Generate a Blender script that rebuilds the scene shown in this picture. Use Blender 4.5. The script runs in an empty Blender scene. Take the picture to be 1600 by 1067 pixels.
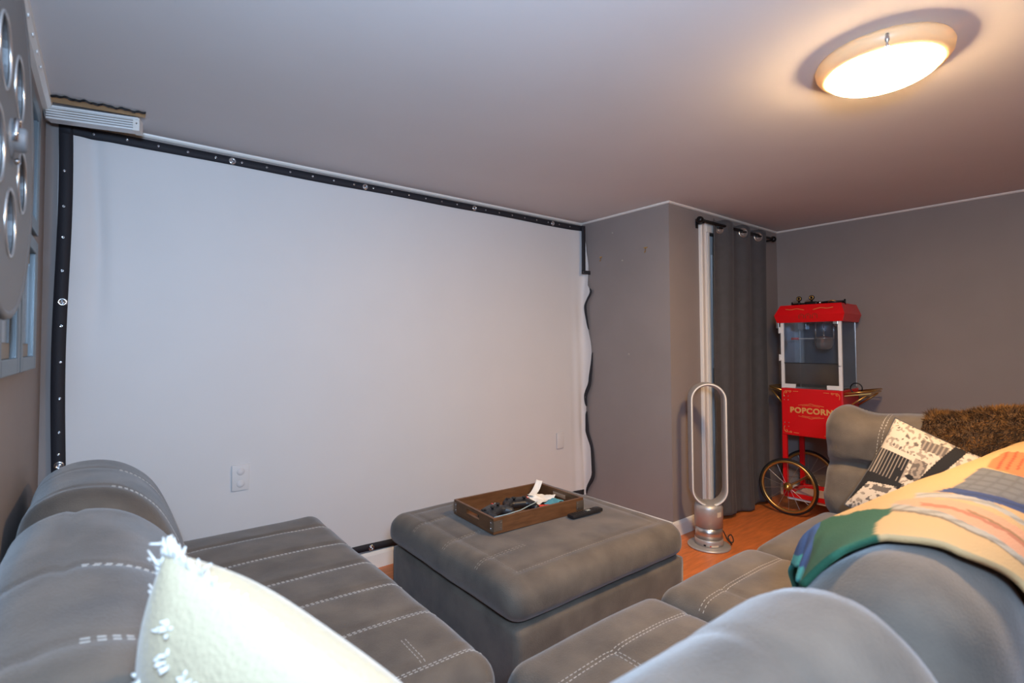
import bpy, bmesh, math, random
from mathutils import Vector, Matrix, noise
from mathutils.bvhtree import BVHTree
random.seed(7)
PI = math.pi
SC = bpy.context.scene
COL = SC.collection

# ------------------------------------------------------------------ camera
cam_d = bpy.data.cameras.new('camera'); cam = bpy.data.objects.new('camera', cam_d); COL.objects.link(cam)
cam_d.sensor_width = 36.0; cam_d.lens = 797.51 / 1600 * 36
cam_d.shift_y = -(533.5 - 514.96) / 1600
cam_d.clip_start = 0.02
yaw, pitch, roll = 0.67, 0.0298, -0.005
CAMZ = 1.2826
fw = Vector((math.sin(yaw)*math.cos(pitch), math.cos(yaw)*math.cos(pitch), math.sin(pitch)))
ri = Vector((math.cos(yaw), -math.sin(yaw), 0)); up = ri.cross(fw)
r2 = ri*math.cos(roll) + up*math.sin(roll); u2 = up*math.cos(roll) - ri*math.sin(roll)
M = Matrix((r2, u2, -fw)).transposed().to_4x4(); M.translation = (0, 0, CAMZ)
cam.matrix_world = M
cam_d.dof.use_dof = True; cam_d.dof.focus_distance = 3.0; cam_d.dof.aperture_fstop = 3.2
SC.camera = cam
# ------------------------------------------------------------------ light
SC.view_settings.view_transform = 'Standard'; SC.view_settings.look = 'None'
SC.view_settings.gamma = 1.0; SC.view_settings.use_curve_mapping = False
SC.view_settings.exposure = 0.12
LAMP_E = 192.0; LAMP_COL = (1.0, 0.66, 0.33)
FLASH_W = 64.0; FLASH_COL = (0.49, 0.71, 1.0)
wd = bpy.data.worlds.new('dark_surround'); SC.world = wd; wd.use_nodes = True
wd.node_tree.nodes['Background'].inputs[0].default_value = (0.05, 0.05, 0.055, 1)
al = bpy.data.lights.new('photo_flash', 'AREA'); al.shape = 'RECTANGLE'; al.size = .34; al.size_y = .24      # diffused flash just above the camera
al.energy = FLASH_W; al.color = FLASH_COL
alo = bpy.data.objects.new('photo_flash', al); COL.objects.link(alo)
alo.location = (-0.04, -0.30, 1.66)
alo.rotation_euler = Vector((-.42, -.84, -.20)).to_track_quat('Z', 'Y').to_euler()

# ------------------------------------------------------------------ room numbers (metres)
XL, X1, X3 = -0.214, 2.965, 4.543
Y2, YS, YB = 2.028, 2.839, -0.58
HC = 2.25

# ------------------------------------------------------------------ helpers
def lin(c):
    return tuple(((v/255)/12.92 if v/255 <= .04045 else ((v/255+.055)/1.055)**2.4) for v in c)
MATS = {}
def mat(name, rgb, rough=.6, metal=0., var=0., vscale=8., bump=0., bscale=60., rgb2=None, sheen=0., emit=None, coords='Object', stretch=(1,1,1), spec=.5, detail=4.):
    m = bpy.data.materials.new(name); m.use_nodes = True; nt = m.node_tree; b = nt.nodes['Principled BSDF']
    c = lin(rgb)
    b.inputs['Base Color'].default_value = (*c, 1); b.inputs['Roughness'].default_value = rough; b.inputs['Metallic'].default_value = metal
    b.inputs['Specular IOR Level'].default_value = spec
    if sheen: b.inputs['Sheen Weight'].default_value = sheen; b.inputs['Sheen Roughness'].default_value = .4
    tc = nt.nodes.new('ShaderNodeTexCoord'); mp = nt.nodes.new('ShaderNodeMapping'); mp.inputs['Scale'].default_value = stretch
    nt.links.new(tc.outputs[coords], mp.inputs[0])
    if var or rgb2:
        n = nt.nodes.new('ShaderNodeTexNoise'); n.inputs['Scale'].default_value = vscale; n.inputs['Detail'].default_value = detail
        nt.links.new(mp.outputs[0], n.inputs['Vector'])
        rp = nt.nodes.new('ShaderNodeValToRGB')
        c2 = lin(rgb2) if rgb2 else tuple(min(1, v*(1+var)) for v in c)
        c1 = c if rgb2 else tuple(v*(1-var) for v in c)
        rp.color_ramp.elements[0].color = (*c1, 1); rp.color_ramp.elements[1].color = (*c2, 1)
        rp.color_ramp.elements[0].position = .32; rp.color_ramp.elements[1].position = .68
        nt.links.new(n.outputs['Fac'], rp.inputs[0]); nt.links.new(rp.outputs[0], b.inputs['Base Color'])
    if bump:
        n2 = nt.nodes.new('ShaderNodeTexNoise'); n2.inputs['Scale'].default_value = bscale; n2.inputs['Detail'].default_value = 3
        nt.links.new(mp.outputs[0], n2.inputs['Vector'])
        bp = nt.nodes.new('ShaderNodeBump'); bp.inputs['Strength'].default_value = bump; bp.inputs['Distance'].default_value = .004
        nt.links.new(n2.outputs['Fac'], bp.inputs['Height']); nt.links.new(bp.outputs[0], b.inputs['Normal'])
    if emit:
        b.inputs['Emission Color'].default_value = (*emit[0], 1); b.inputs['Emission Strength'].default_value = emit[1]
    MATS[name] = m
    return m
def mat_vcol(name, rough=.9, bump=.25, bscale=350):
    m = mat(name, (200, 200, 200), rough, bump=bump, bscale=bscale)
    nt = m.node_tree; a = nt.nodes.new('ShaderNodeVertexColor'); a.layer_name = 'print'
    nt.links.new(a.outputs[0], nt.nodes['Principled BSDF'].inputs['Base Color'])
    return m
def mat_glass(name, tint=(235, 240, 245), alpha=.12, rough=.03):
    m = bpy.data.materials.new(name); m.use_nodes = True; nt = m.node_tree; out = nt.nodes['Material Output']
    nt.nodes.remove(nt.nodes['Principled BSDF'])
    t = nt.nodes.new('ShaderNodeBsdfTransparent'); t.inputs[0].default_value = (*lin(tint), 1)
    g = nt.nodes.new('ShaderNodeBsdfGlossy'); g.inputs['Roughness'].default_value = rough
    mx = nt.nodes.new('ShaderNodeMixShader'); mx.inputs[0].default_value = alpha
    nt.links.new(t.outputs[0], mx.inputs[1]); nt.links.new(g.outputs[0], mx.inputs[2]); nt.links.new(mx.outputs[0], out.inputs[0])
    MATS[name] = m
    return m

def wloc(o):
    v = Vector((0, 0, 0))
    while o is not None: v = v + o.location; o = o.parent
    return v
def link(name, me, m=None, parent=None, smooth=True, loc=None):
    """mesh in world coordinates -> an object whose origin sits at loc (or at its parent's)"""
    base = wloc(parent) if parent else Vector((0, 0, 0))
    o = bpy.data.objects.new(name, me); COL.objects.link(o)
    if parent: o.parent = parent
    org = Vector(loc) if loc is not None else (base if parent else Vector((0, 0, 0)))
    me.transform(Matrix.Translation(-org)); o.location = org - base
    if m is not None and not me.materials: me.materials.append(m)
    if smooth:
        me.polygons.foreach_set('use_smooth', [True]*len(me.polygons))
    me.update()
    return o
def obj(name, vf, m=None, parent=None, smooth=True, loc=None, sharp=None):
    me = bpy.data.meshes.new(name); me.from_pydata([tuple(v) for v in vf[0]], [], vf[1]); me.validate(); me.update()
    o = link(name, me, m, parent, smooth, loc)
    if smooth and sharp: me.set_sharp_from_angle(angle=math.radians(sharp))
    return o
def tag(o, label=None, cat=None, group=None, kind=None):
    if label: o['label'] = label
    if cat: o['category'] = cat
    if group: o['group'] = group
    if kind: o['kind'] = kind
    return o
def thing(name, label, cat, loc=(0, 0, 0), group=None):
    o = bpy.data.objects.new(name, None); COL.objects.link(o); o.location = loc; o.empty_display_size = .05
    return tag(o, label, cat, group)
class MB:
    def __init__(s): s.v = []; s.f = []
    def add(s, vf, mtx=None):
        n = len(s.v); s.v += [(mtx @ Vector(v)) if mtx else Vector(v) for v in vf[0]]; s.f += [tuple(i+n for i in q) for q in vf[1]]
        return s
    def vf(s): return s.v, s.f
def box(x0, x1, y0, y1, z0, z1, bev=0.):
    if not bev:
        v = [(x, y, z) for z in (z0, z1) for y in (y0, y1) for x in (x0, x1)]
        return v, [(0,2,3,1), (4,5,7,6), (0,1,5,4), (2,6,7,3), (0,4,6,2), (1,3,7,5)]
    bm = bmesh.new(); bmesh.ops.create_cube(bm, size=1)
    for q in bm.verts: q.co = Vector(((x0+x1)/2+q.co.x*(x1-x0), (y0+y1)/2+q.co.y*(y1-y0), (z0+z1)/2+q.co.z*(z1-z0)))
    bmesh.ops.bevel(bm, geom=bm.edges[:], offset=bev, segments=2, profile=.6, affect='EDGES')
    bm.verts.index_update(); r = ([q.co.copy() for q in bm.verts], [tuple(k.index for k in f.verts) for f in bm.faces]); bm.free()
    return r
def tube(pts, rad, n=10, closed=False, cap=True):
    pts = [Vector(p) for p in pts]; N = len(pts); V = []; F = []
    rads = rad if isinstance(rad, (list, tuple)) else [rad]*N
    prev = None
    for i, p in enumerate(pts):
        a = pts[(i-1) % N] if (closed or i > 0) else p; b = pts[(i+1) % N] if (closed or i < N-1) else p
        t = (b-a).normalized()
        if prev is None:
            h = Vector((0, 0, 1)) if abs(t.z) < .9 else Vector((1, 0, 0)); nn = (h - t*h.dot(t)).normalized()
        else: nn = (prev - t*prev.dot(t)).normalized()
        prev = nn; bb = t.cross(nn)
        for k in range(n):
            c = 2*PI*k/n; V.append(p + (nn*math.cos(c) + bb*math.sin(c))*rads[i])
    for i in range(N if closed else N-1):
        j = (i+1) % N
        for k in range(n): F.append((i*n+k, i*n+(k+1) % n, j*n+(k+1) % n, j*n+k))
    if cap and not closed: F.append(tuple(range(n-1, -1, -1))); F.append(tuple((N-1)*n+k for k in range(n)))
    return V, F
def lathe(prof, c=(0, 0, 0), n=40, axis='z'):
    V = []; F = []
    for (r, z) in prof:
        for k in range(n):
            a = 2*PI*k/n
            if axis == 'z': V.append((c[0]+r*math.cos(a), c[1]+r*math.sin(a), c[2]+z))
            elif axis == 'x': V.append((c[0]+z, c[1]+r*math.cos(a), c[2]+r*math.sin(a)))
            else: V.append((c[0]+r*math.sin(a), c[1]+z, c[2]+r*math.cos(a)))
    m = len(prof)
    for i in range(m-1):
        for k in range(n): F.append((i*n+k, i*n+(k+1) % n, (i+1)*n+(k+1) % n, (i+1)*n+k))
    F.append(tuple(range(n-1, -1, -1))); F.append(tuple((m-1)*n+k for k in range(n)))
    return V, F
def torus(c, R, r, axis='x', n=48, k=10, squash=1.):
    V = []; F = []
    for i in range(n):
        a = 2*PI*i/n
        for j in range(k):
            b = 2*PI*j/k; rr = R + r*math.cos(b); h = r*math.sin(b)*squash
            p = (rr*math.cos(a), rr*math.sin(a))
            V.append({'x': (c[0]+h, c[1]+p[0], c[2]+p[1]), 'y': (c[0]+p[0], c[1]+h, c[2]+p[1]), 'z': (c[0]+p[0], c[1]+p[1], c[2]+h)}[axis])
    for i in range(n):
        for j in range(k): F.append((i*k+j, ((i+1) % n)*k+j, ((i+1) % n)*k+(j+1) % k, i*k+(j+1) % k))
    return V, F
def grid(fn, nu, nv):
    V = [fn(i/(nu-1), j/(nv-1)) for j in range(nv) for i in range(nu)]
    F = [(j*nu+i, j*nu+i+1, (j+1)*nu+i+1, (j+1)*nu+i) for j in range(nv-1) for i in range(nu-1)]
    return V, F
def prism(poly, a, b, axis='x'):
    """polygon (p,q) extruded along an axis from a to b"""
    n = len(poly); V = []
    for h in (a, b):
        for p, q in poly: V.append({'x': (h, p, q), 'y': (p, h, q), 'z': (p, q, h)}[axis])
    F = [(i, (i+1) % n, n+(i+1) % n, n+i) for i in range(n)] + [tuple(range(n-1, -1, -1)), tuple(range(n, 2*n))]
    return V, F
def soft(x0, x1, y0, y1, z0, z1, r, deform=None, step=.022):
    """rounded block with dense skin, then deformed"""
    c = Vector(((x0+x1)/2, (y0+y1)/2, (z0+z1)/2)); h = Vector(((x1-x0)/2, (y1-y0)/2, (z1-z0)/2))
    if not isinstance(r, (tuple, list)): r = (r, r, r)
    idx = {}; V = []; F = []
    def vert(q):
        k = (round(q[0], 6), round(q[1], 6), round(q[2], 6))
        if k in idx: return idx[k]
        inn = Vector([max(-h[a]+r[a], min(h[a]-r[a], q[a])) for a in range(3)])
        d = Vector([(q[a]-inn[a])/r[a] for a in range(3)])
        L = d.length
        if L > 1e-9: d = d/L
        p = c + inn + Vector([d[a]*r[a] for a in range(3)])
        if deform: p = deform(p)
        idx[k] = len(V); V.append(p); return idx[k]
    for a in range(3):
        b, e = (a+1) % 3, (a+2) % 3
        nb = max(6, int(2*h[b]/step)); ne = max(6, int(2*h[e]/step))
        for s in (-1, 1):
            for i in range(nb):
                for j in range(ne):
                    qs = []
                    for (di, dj) in ((0, 0), (1, 0), (1, 1), (0, 1)):
                        q = [0, 0, 0]; q[a] = s*h[a]; q[b] = -h[b]+2*h[b]*(i+di)/nb; q[e] = -h[e]+2*h[e]*(j+dj)/ne
                        qs.append(vert(q))
                    if s < 0: qs.reverse()
                    F.append(tuple(qs))
    return V, F
def g(x, w): return math.exp(-(x/w)**2)
def nz(p, s, seed=0.): return noise.noise(Vector(p)*s + Vector((seed, seed*1.7, -seed)))
def stitches(name, vf, lines, parent, m, dash=.008, gap=.005, wid=.0012, lift=.0008, kind='stuff'):
    """rows of thread dashes laid on a skin; lines: (start, end, direction of the ray)"""
    tree = BVHTree.FromPolygons([Vector(v) for v in vf[0]], vf[1]); mb = MB()
    for (a, b, d) in lines:
        a = Vector(a); b = Vector(b); d = Vector(d).normalized(); L = (b-a).length; k = int(L/.003)
        hits = []
        for i in range(k+1):
            h = tree.ray_cast(a+(b-a)*(i/k), d)
            hits.append((h[0], h[1]) if h[0] is not None else None)
        acc = 0; start = None; on = True; prev = None
        for h in hits:
            if h is None: prev = None; start = None; acc = 0; continue
            if prev is None: prev = h; start = h; acc = 0; continue
            acc += (h[0]-prev[0]).length; prev = h
            if on and acc >= dash:
                p, q = start[0], h[0]; nrm = (start[1]+h[1]).normalized(); t = (q-p)
                if t.length > 1e-5 and t.length < dash*2.2:
                    t.normalize(); sd = t.cross(nrm).normalized()*wid
                    n = len(mb.v); up_ = nrm*lift*1.6
                    for s in (-1, 1):
                        mb.v += [p+sd*s-nrm*.002, q+sd*s-nrm*.002, q+sd*s*.5+up_, p+sd*s*.5+up_]
                    mb.f += [(n, n+1, n+2, n+3), (n+7, n+6, n+5, n+4), (n+3, n+2, n+6, n+7), (n, n+3, n+7, n+4), (n+1, n+5, n+6, n+2)]
                start = h; acc = 0; on = False
            elif not on and acc >= gap: start = h; acc = 0; on = True
    o = obj(name, mb.vf(), m, parent, smooth=False)
    if kind: o['kind'] = kind
    return o
def dbl(lines, off, d=.012):
    out = []
    for (a, b, r) in lines:
        o = Vector(off).normalized()*d/2
        out += [(Vector(a)+o, Vector(b)+o, r), (Vector(a)-o, Vector(b)-o, r)]
    return out
DN = (0, 0, -1)

# ------------------------------------------------------------------ materials
m_wall = mat('wall_paint', (138, 129, 126), .62, var=.04, vscale=3, bump=.05, bscale=120)
m_ceil = mat('ceiling_paint', (214, 209, 208), .85, var=.02, vscale=2, bump=.06, bscale=90)
m_trim = mat('white_trim_paint', (226, 222, 216), .4)
m_floor = mat('orange_laminate', (206, 116, 60), .38, var=.18, vscale=7, stretch=(1, 6, 1), bump=.05, bscale=40)
m_screen = mat('screen_vinyl', (208, 205, 204), .5, var=.012, vscale=3, spec=.3)
m_black = mat('black_webbing', (30, 29, 36), .75, bump=.2, bscale=300)
m_suede = mat('grey_suede', (80, 72, 65), .92, rgb2=(102, 92, 82), vscale=9, bump=.35, bscale=260, sheen=.25, detail=8.)
m_thread = mat('pale_thread', (172, 166, 158), .8)
m_chrome = mat('chrome', (215, 215, 218), .16, 1.)
m_silver = mat('silver_paint', (186, 183, 180), .42, .55)
m_silver2 = mat('satin_nickel', (196, 194, 192), .3, .9)
m_dark = mat('dark_plastic', (28, 28, 31), .42)
m_rod = mat('black_rod', (22, 22, 24), .35, .4)
m_curt = mat('charcoal_curtain', (74, 73, 75), .85, var=.08, vscale=20, bump=.3, bscale=400, sheen=.1)
m_door = mat('door_paint', (214, 212, 210), .45)
m_red = mat('red_enamel', (214, 14, 22), .32)
m_gold = mat('gold_paint', (222, 168, 96), .5, .1)
m_brass = mat('brass', (206, 166, 98), .32, .9)
m_white = mat('white_enamel', (226, 226, 226), .35)
m_rubber = mat('black_rubber', (24, 23, 24), .6)
m_wood = mat('walnut_stain', (84, 54, 32), .4, rgb2=(102, 68, 42), vscale=14, stretch=(1, 1, 5))
m_wood2 = mat('walnut_inside', (112, 74, 44), .5, rgb2=(94, 60, 34), vscale=14)
m_glass = mat_glass('acrylic', (232, 236, 240), .10)
m_mirror = mat('mirror_steel', (170, 178, 186), .12, 1.)
m_greyf = mat('pewter_frame', (112, 122, 128), .38, .7)
m_picture = mat('picture_glass', (52, 54, 58), .12, rgb2=(96, 92, 90), vscale=5)
m_cream = mat('cream_plush', (186, 172, 142), .95, var=.05, vscale=6, bump=.5, bscale=160, sheen=.3)
m_fringe = mat('white_fringe', (214, 212, 206), .95)
m_reel = mat('brushed_reel', (118, 119, 121), .5, .4)
m_spot = mat('filler', (164, 156, 148), .8)
m_fur = mat('brown_fur', (86, 58, 26), .9, rgb2=(52, 34, 16), vscale=18)
m_fur2 = mat('brown_fur_tips', (132, 88, 34), .85, rgb2=(48, 30, 13), vscale=14)
m_rawwood = mat('raw_lumber', (196, 160, 116), .8, var=.1, vscale=20)

# ------------------------------------------------------------------ the setting
def structure(name, vf, m, smooth=False, parent=None):
    o = obj(name, vf, m, parent, smooth)
    if parent is None: o['kind'] = 'structure'
    return o
T = .1
structure('floor', box(XL-T, X3+T, YB-T, YS+T, -.1, 0), m_floor)
structure('ceiling', box(XL-T, X3+T, YB-T, YS+T, HC, HC+.1), m_ceil)
structure('wall_left', box(XL-T, XL, YB-T, YS+T, 0, HC), m_wall)
structure('wall_screen', box(XL, X1, YS, YS+T, 0, HC), m_wall)
structure('wall_niche', box(X1, X1+T, Y2+.12, YS+T, 0, HC), m_wall)
DX0, DX1, DZ = 3.41, 4.20, 2.10       # door opening behind the curtain
structure('wall_curtain', MB().add(box(X1, DX0, Y2, Y2+.12, 0, HC)).add(box(DX1, X3, Y2, Y2+.12, 0, HC)).add(box(DX0, DX1, Y2, Y2+.12, DZ, HC)).vf(), m_wall)
structure('wall_far', box(X3, X3+T, YB-T, Y2+.12, 0, HC), m_wall)
structure('wall_back', box(XL, X3, YB-T, YB, 0, HC), m_wall)
# baseboards
BH = .098
def baseboard(name, a, b, nrm):
    """length from a to b, room side given by nrm; top edge eased"""
    a = Vector((*a, 0)); b = Vector((*b, 0)); n = Vector((*nrm, 0))
    prof = [(0, 0), (.014, 0), (.014, BH-.02), (.010, BH-.006), (.004, BH), (0, BH)]
    V = [p + n*q + Vector((0, 0, z)) for p in (a, b) for q, z in prof]; k = len(prof)
    F = [(i, (i+1) % k, k+(i+1) % k, k+i) for i in range(k)] + [tuple(range(k-1, -1, -1)), tuple(range(k, 2*k))]
    return structure(name, (V, F), m_trim)
baseboard('baseboard_screen', (XL, YS), (X1, YS), (0, -1))
baseboard('baseboard_niche', (X1, Y2), (X1, YS), (-1, 0))
baseboard('baseboard_curtain', (X1-.014, Y2), (3.315, Y2), (0, -1))
baseboard('baseboard_far', (X3, YB), (X3, Y2), (-1, 0))
baseboard('baseboard_left', (XL, YB), (XL, YS), (1, 0))
# thin white bead where the walls meet the ceiling
def bead(name, a, b, r=.011, nrm=(0, -1)):
    a = Vector((*a, HC)); b = Vector((*b, HC)); n = Vector((*nrm, 0))
    prof = [(0, 0), (r, 0), (r*.9, -r*.5), (r*.5, -r*.9), (0, -r)]
    V = [p + n*q + Vector((0, 0, z)) for p in (a, b) for q, z in prof]; k = len(prof)
    F = [(i, (i+1) % k, k+(i+1) % k, k+i) for i in range(k)] + [tuple(range(k-1, -1, -1)), tuple(range(k, 2*k))]
    return structure(name, (V, F), m_trim)
bead('trim_1', (XL, YS), (X1, YS), .016, (0, -1))
bead('trim_2', (X1, YS), (X1, Y2-.011), .013, (-1, 0))
bead('trim_3', (X1-.011, Y2), (X3, Y2), .013, (0, -1))
bead('trim_4', (X3, Y2), (X3, YB), .013, (-1, 0))
t5 = bead('trim_5', (XL, YB), (XL, YS), .03, (1, 0))
for i in range(12):      # nail heads along the left bead
    y = 1.05 + i*.115
    obj('nail_head', lathe([(.0, 0), (.006, 0), (.005, .003), (.0, .004)], (XL+.022, y, HC-.022), 8, 'x'), m_white, t5)
# door casing, door slab ajar behind the curtain
cs = MB()
prof = [(0, 0), (.085, 0), (.085, -.012), (.07, -.02), (.055, -.014), (.03, -.016), (.012, -.022), (0, -.016)]
cs.add(([(3.325+p, Y2+q, z) for z in (0, 2.185) for p, q in prof], [(i, (i+1) % 8, 8+(i+1) % 8, 8+i) for i in range(8)] + [tuple(range(7, -1, -1)), tuple(range(8, 16))]))
structure('trim_6', cs.vf(), m_trim)
structure('trim_7', box(DX0, DX1, Y2-.016, Y2+.02, DZ, DZ+.085, .004), m_trim)
d1 = structure('door_1', box(3.452, DX1-.01, Y2+.03, Y2+.07, .012, DZ-.01, .004), m_door)
for (za, zb) in ((.15, .95), (1.1, 1.95)):
    for xa in (3.54, 3.86): structure('door_panel', box(xa, xa+.24, Y2+.022, Y2+.032, za, zb, .004), m_door, parent=d1)
obj('door_edge', box(3.428, 3.455, Y2-.010, Y2+.03, .02, 2.16, .004), m_door, d1, False)
structure('wall_hall', box(DX0-.1, DX1+.1, Y2+.5, Y2+.55, 0, HC), m_dark)  # near-black colour puts the shade of the door gap into this wall
# picture hooks and filled holes on the niche wall
for (y, z, s) in ((2.637, 1.94, 1), (2.22, 1.951, 1.25)):
    hk = thing('picture_hook', 'small brass picture hook near the screen' if s == 1 else 'small brass picture hook nearer the outer corner', 'hook', (X1-.002, y, z))
    obj('plate', box(X1-.004, X1, y-.012*s, y+.012*s, z+.008, z+.016, .001), m_brass, hk, False)
    obj('hook', tube([(X1-.003, y, z+.01), (X1-.004, y, z-.012*s), (X1-.012, y, z-.02*s), (X1-.014, y, z-.01*s)], .0022, 6), m_brass, hk)
for (y, z) in ((2.43, 1.90), (2.38, 1.21), (2.52, 2.12)):
    p = obj('filler_spot', lathe([(0, 0), (.008, 0), (.006, -.0012), (0, -.0015)], (X1, y, z), 10, 'x'), m_spot, bpy.data.objects['wall_niche'])

# ------------------------------------------------------------------ projection screen
YV = YS - .012
def sag(x, z):
    return .004*math.sin(x*2.1)*math.sin(z*1.7) - .012*g(x+.055+.02*math.sin(z*3), .03)*max(0, min(1, (z-1.2)/.6))
def wavy(z):        # right hem: pulled in and out down its length
    pts = [(.105, 2.955), (.3, 3.0), (.46, 3.0), (.62, 2.972), (.87, 2.962), (1.0, 2.985), (1.276, 3.0), (1.45, 2.985), (1.58, 2.975), (1.69, 3.02), (1.76, 2.985), (1.86, 2.98), (2.05, 2.96), (2.235, 2.944)]
    for (a, xa), (b, xb) in zip(pts, pts[1:]):
        if z <= b:
            t = max(0, (z-a)/(b-a)); t = t*t*(3-2*t); return xa+(xb-xa)*t
    return pts[-1][1]
SZ0, SZ1, SX0 = .108, 2.222, -.172
def scr(x, z, off=0.):
    """point of the sheet; past the corner it turns along the niche wall"""
    y = YV - sag(x, z) - off
    if x > 2.80:
        t = (x-2.80)/.2
        y -= .030*t*t*(1+.6*math.sin(z*7)) + .012*math.sin((x-2.8)*70+z*2)*min(1, t)*min(1, max(0, (2.0-z)))
    x2 = min(x, X1-.012 - .006*math.sin(z*9)) if x > X1-.03 else x
    if x > X1-.02: y -= (x-(X1-.02))*1.0
    return Vector((x2, y, z))
def sheet(s, t):
    z = SZ0+(SZ1-SZ0)*t; x1 = wavy(z); s2 = s if s < .5 else s
    return scr(SX0+(x1-SX0)*s2, z)
screen = thing('projection_screen', 'large white projection screen with black grommet border covering the wall', 'screen', (1.4, YV, SZ0))
obj('sheet', grid(sheet, 260, 90), m_screen, screen)
BW = .042
def strip(fn, n, name='border'):
    V = []; F = []
    for i in range(n):
        a, b = fn(i/(n-1)); V += [a, b]
    F = [(2*i, 2*i+1, 2*i+3, 2*i+2) for i in range(n-1)]
    me_o = obj(name, (V, F), m_black, screen)
    md = me_o.modifiers.new('thick', 'SOLIDIFY'); md.thickness = .003; md.offset = 0
    return me_o
strip(lambda t: (scr(SX0+(2.945-SX0)*t, SZ1, .004), scr(SX0+(2.945-SX0)*t, SZ1-BW*(1.0+.04*math.sin(t*23)), .004)), 90)
strip(lambda t: (scr(SX0-.004+.006*math.sin(t*9), SZ0+(SZ1-SZ0)*t, .004), scr(SX0+BW+.006*math.sin(t*9), SZ0+(SZ1-SZ0)*t, .004)), 60)
strip(lambda t: (scr(SX0+(2.93-SX0)*t, SZ0+.006*math.sin(t*20), .004), scr(SX0+(2.93-SX0)*t, SZ0+BW*.95+.006*math.sin(t*20), .004)), 80)
strip(lambda t: (Vector((2.908-.012*t, YV-.045-.01*t, 2.215-.365*t)), Vector((2.940-.012*t, YV-.052-.01*t, 2.215-.365*t))), 14)         # folded flap at the top right
strip(lambda t: (Vector((2.893+.065*t, YV-.056-.03*t, 1.862-.004*t)), Vector((2.893+.065*t, YV-.056-.03*t, 1.834-.004*t))), 8)
def hem(z0, z1, w=.017):
    def f(t):
        z = z0+(z1-z0)*t; x = wavy(z); e = w*math.sin(PI*min(1, max(0, t)))**.5+.003
        b = scr(x, z, .006); a = scr(x-e, z, .006)
        return (a, b+Vector((0, -.004, 0)))
    return f
for (a, b) in ((1.72, 1.40), (1.22, .80), (.76, .12)): strip(hem(a, b), 30)
# grommets and studs
gm = torus((0, 0, 0), .0125, .0045, 'y', 18, 8); g_me = None
def ring_at(p, big=True, ax='y'):
    global g_me
    if g_me is None:
        g_me = bpy.data.meshes.new('grommet'); vv = MB().add(gm).add(lathe([(0, 0), (.010, .0), (.010, .002), (0, .002)], (0, 0, 0), 12, 'y'))
        g_me.from_pydata([tuple(v) for v in vv.v], [], vv.f); g_me.materials.append(m_chrome)
        g_me.polygons.foreach_set('use_smooth', [True]*len(g_me.polygons))
    o = bpy.data.objects.new('grommet' if big else 'stud', g_me); COL.objects.link(o); o.parent = screen
    o.location = Vector(p) - wloc(screen); s = 1. if big else .32; o.scale = (s, s, s)
    return o
for x in (.472, 1.156, 1.917, 2.631): ring_at(scr(x, SZ1-.022, .008))
for i in range(26):
    x = -.06+i*.115
    if min(abs(x-q) for q in (.472, 1.156, 1.917, 2.631)) > .03: ring_at(scr(x, SZ1-.02, .0075), False)
for z in (1.47, .796): ring_at(scr(SX0+.022, z, .008))
for z in (2.02, 1.87, 1.74, 1.6, 1.37, 1.22, 1.07, .93, .84): ring_at(scr(SX0+.02, z, .0075), False)
ring_at(scr(1.20, SZ0+.02, .008), True); ring_at(scr(.5, SZ0+.02, .008), True)
ring_at(Vector((2.906, YV-.062, 1.848)), False); ring_at(scr(wavy(.87)-.01, .87, .012), False)
# outlet plates pressing through the sheet
def plate(name, label, cx, cz, w, h, sockets):
    o = thing(name, label, 'outlet', (cx, YV, cz-h/2))
    obj('cover', box(cx-w/2, cx+w/2, YV-.012, YV, cz-h/2, cz+h/2, .0045), m_screen, o, True, sharp=40)
    if sockets:
        for dz in (.03, -.03):
            obj('socket', lathe([(0, -.0128), (.017, -.0128), (.019, -.0115), (.019, -.008), (0, -.008)], (cx, YV, cz+dz), 20, 'y'), m_screen2, o)
m_screen2 = mat('socket_grey', (196, 192, 192), .5)  # sockets a little greyer than the sheet
plate('wall_outlet', 'faint outlet cover showing through the screen above left seat', .523, .636, .078, .126, True)
plate('wall_plate', 'faint blank plate showing through the screen near niche', 2.695, .558, .07, .118, False)

# ------------------------------------------------------------------ raw ceiling gap and white rail in the corner
rl = thing('ceiling_rail', 'short white metal rail under the ceiling above screen corner', 'rail', (-.04, 2.74, HC-.06))
def diag(a, b, w, z0, z1):
    a = Vector((*a, 0)); b = Vector((*b, 0)); d = (b-a).normalized(); n = Vector((-d.y, d.x, 0))*w
    V = [p+s*n+Vector((0, 0, z)) for z in (z0, z1) for s in (0, 1) for p in (a, b)]
    return V, [(0, 2, 3, 1), (4, 5, 7, 6), (0, 1, 5, 4), (2, 6, 7, 3), (0, 4, 6, 2), (1, 3, 7, 5)]
RA, RB = (-.205, 2.70), (.088, 2.625)
obj('body', diag(RA, RB, .05, HC-.062, HC-.014), m_white, rl, False)
for k in range(4): obj('groove', diag(RA, (.07, 2.6295), -.0015, HC-.055+k*.010, HC-.051+k*.010), m_silver2, rl, False)
obj('end_cap', diag((.068, 2.629), (.091, 2.623), .056, HC-.064, HC-.010), m_trim, rl, False)
obj('lip', diag(RA, RB, -.006, HC-.018, HC-.010), m_white, rl, False)
obj('screw', lathe([(0, 0), (.004, 0), (.003, -.002), (0, -.002)], (.082, 2.625, HC-.034), 10, 'y'), m_chrome, rl)
cg = thing('ceiling_patch', 'rough torn ceiling edge with raw wood beside white rail', 'ceiling patch', (-.05, 2.62, HC-.012))
def jag(t, o): return Vector((-.19+.30*t, 2.60-.03*t+.006*math.sin(t*31)+.005*math.sin(t*67), HC-o))
V = []; 
for i in range(40):
    t = i/39; V += [jag(t, .004), Vector((-.19+.30*t, 2.66-.05*t, HC-.008))]
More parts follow.
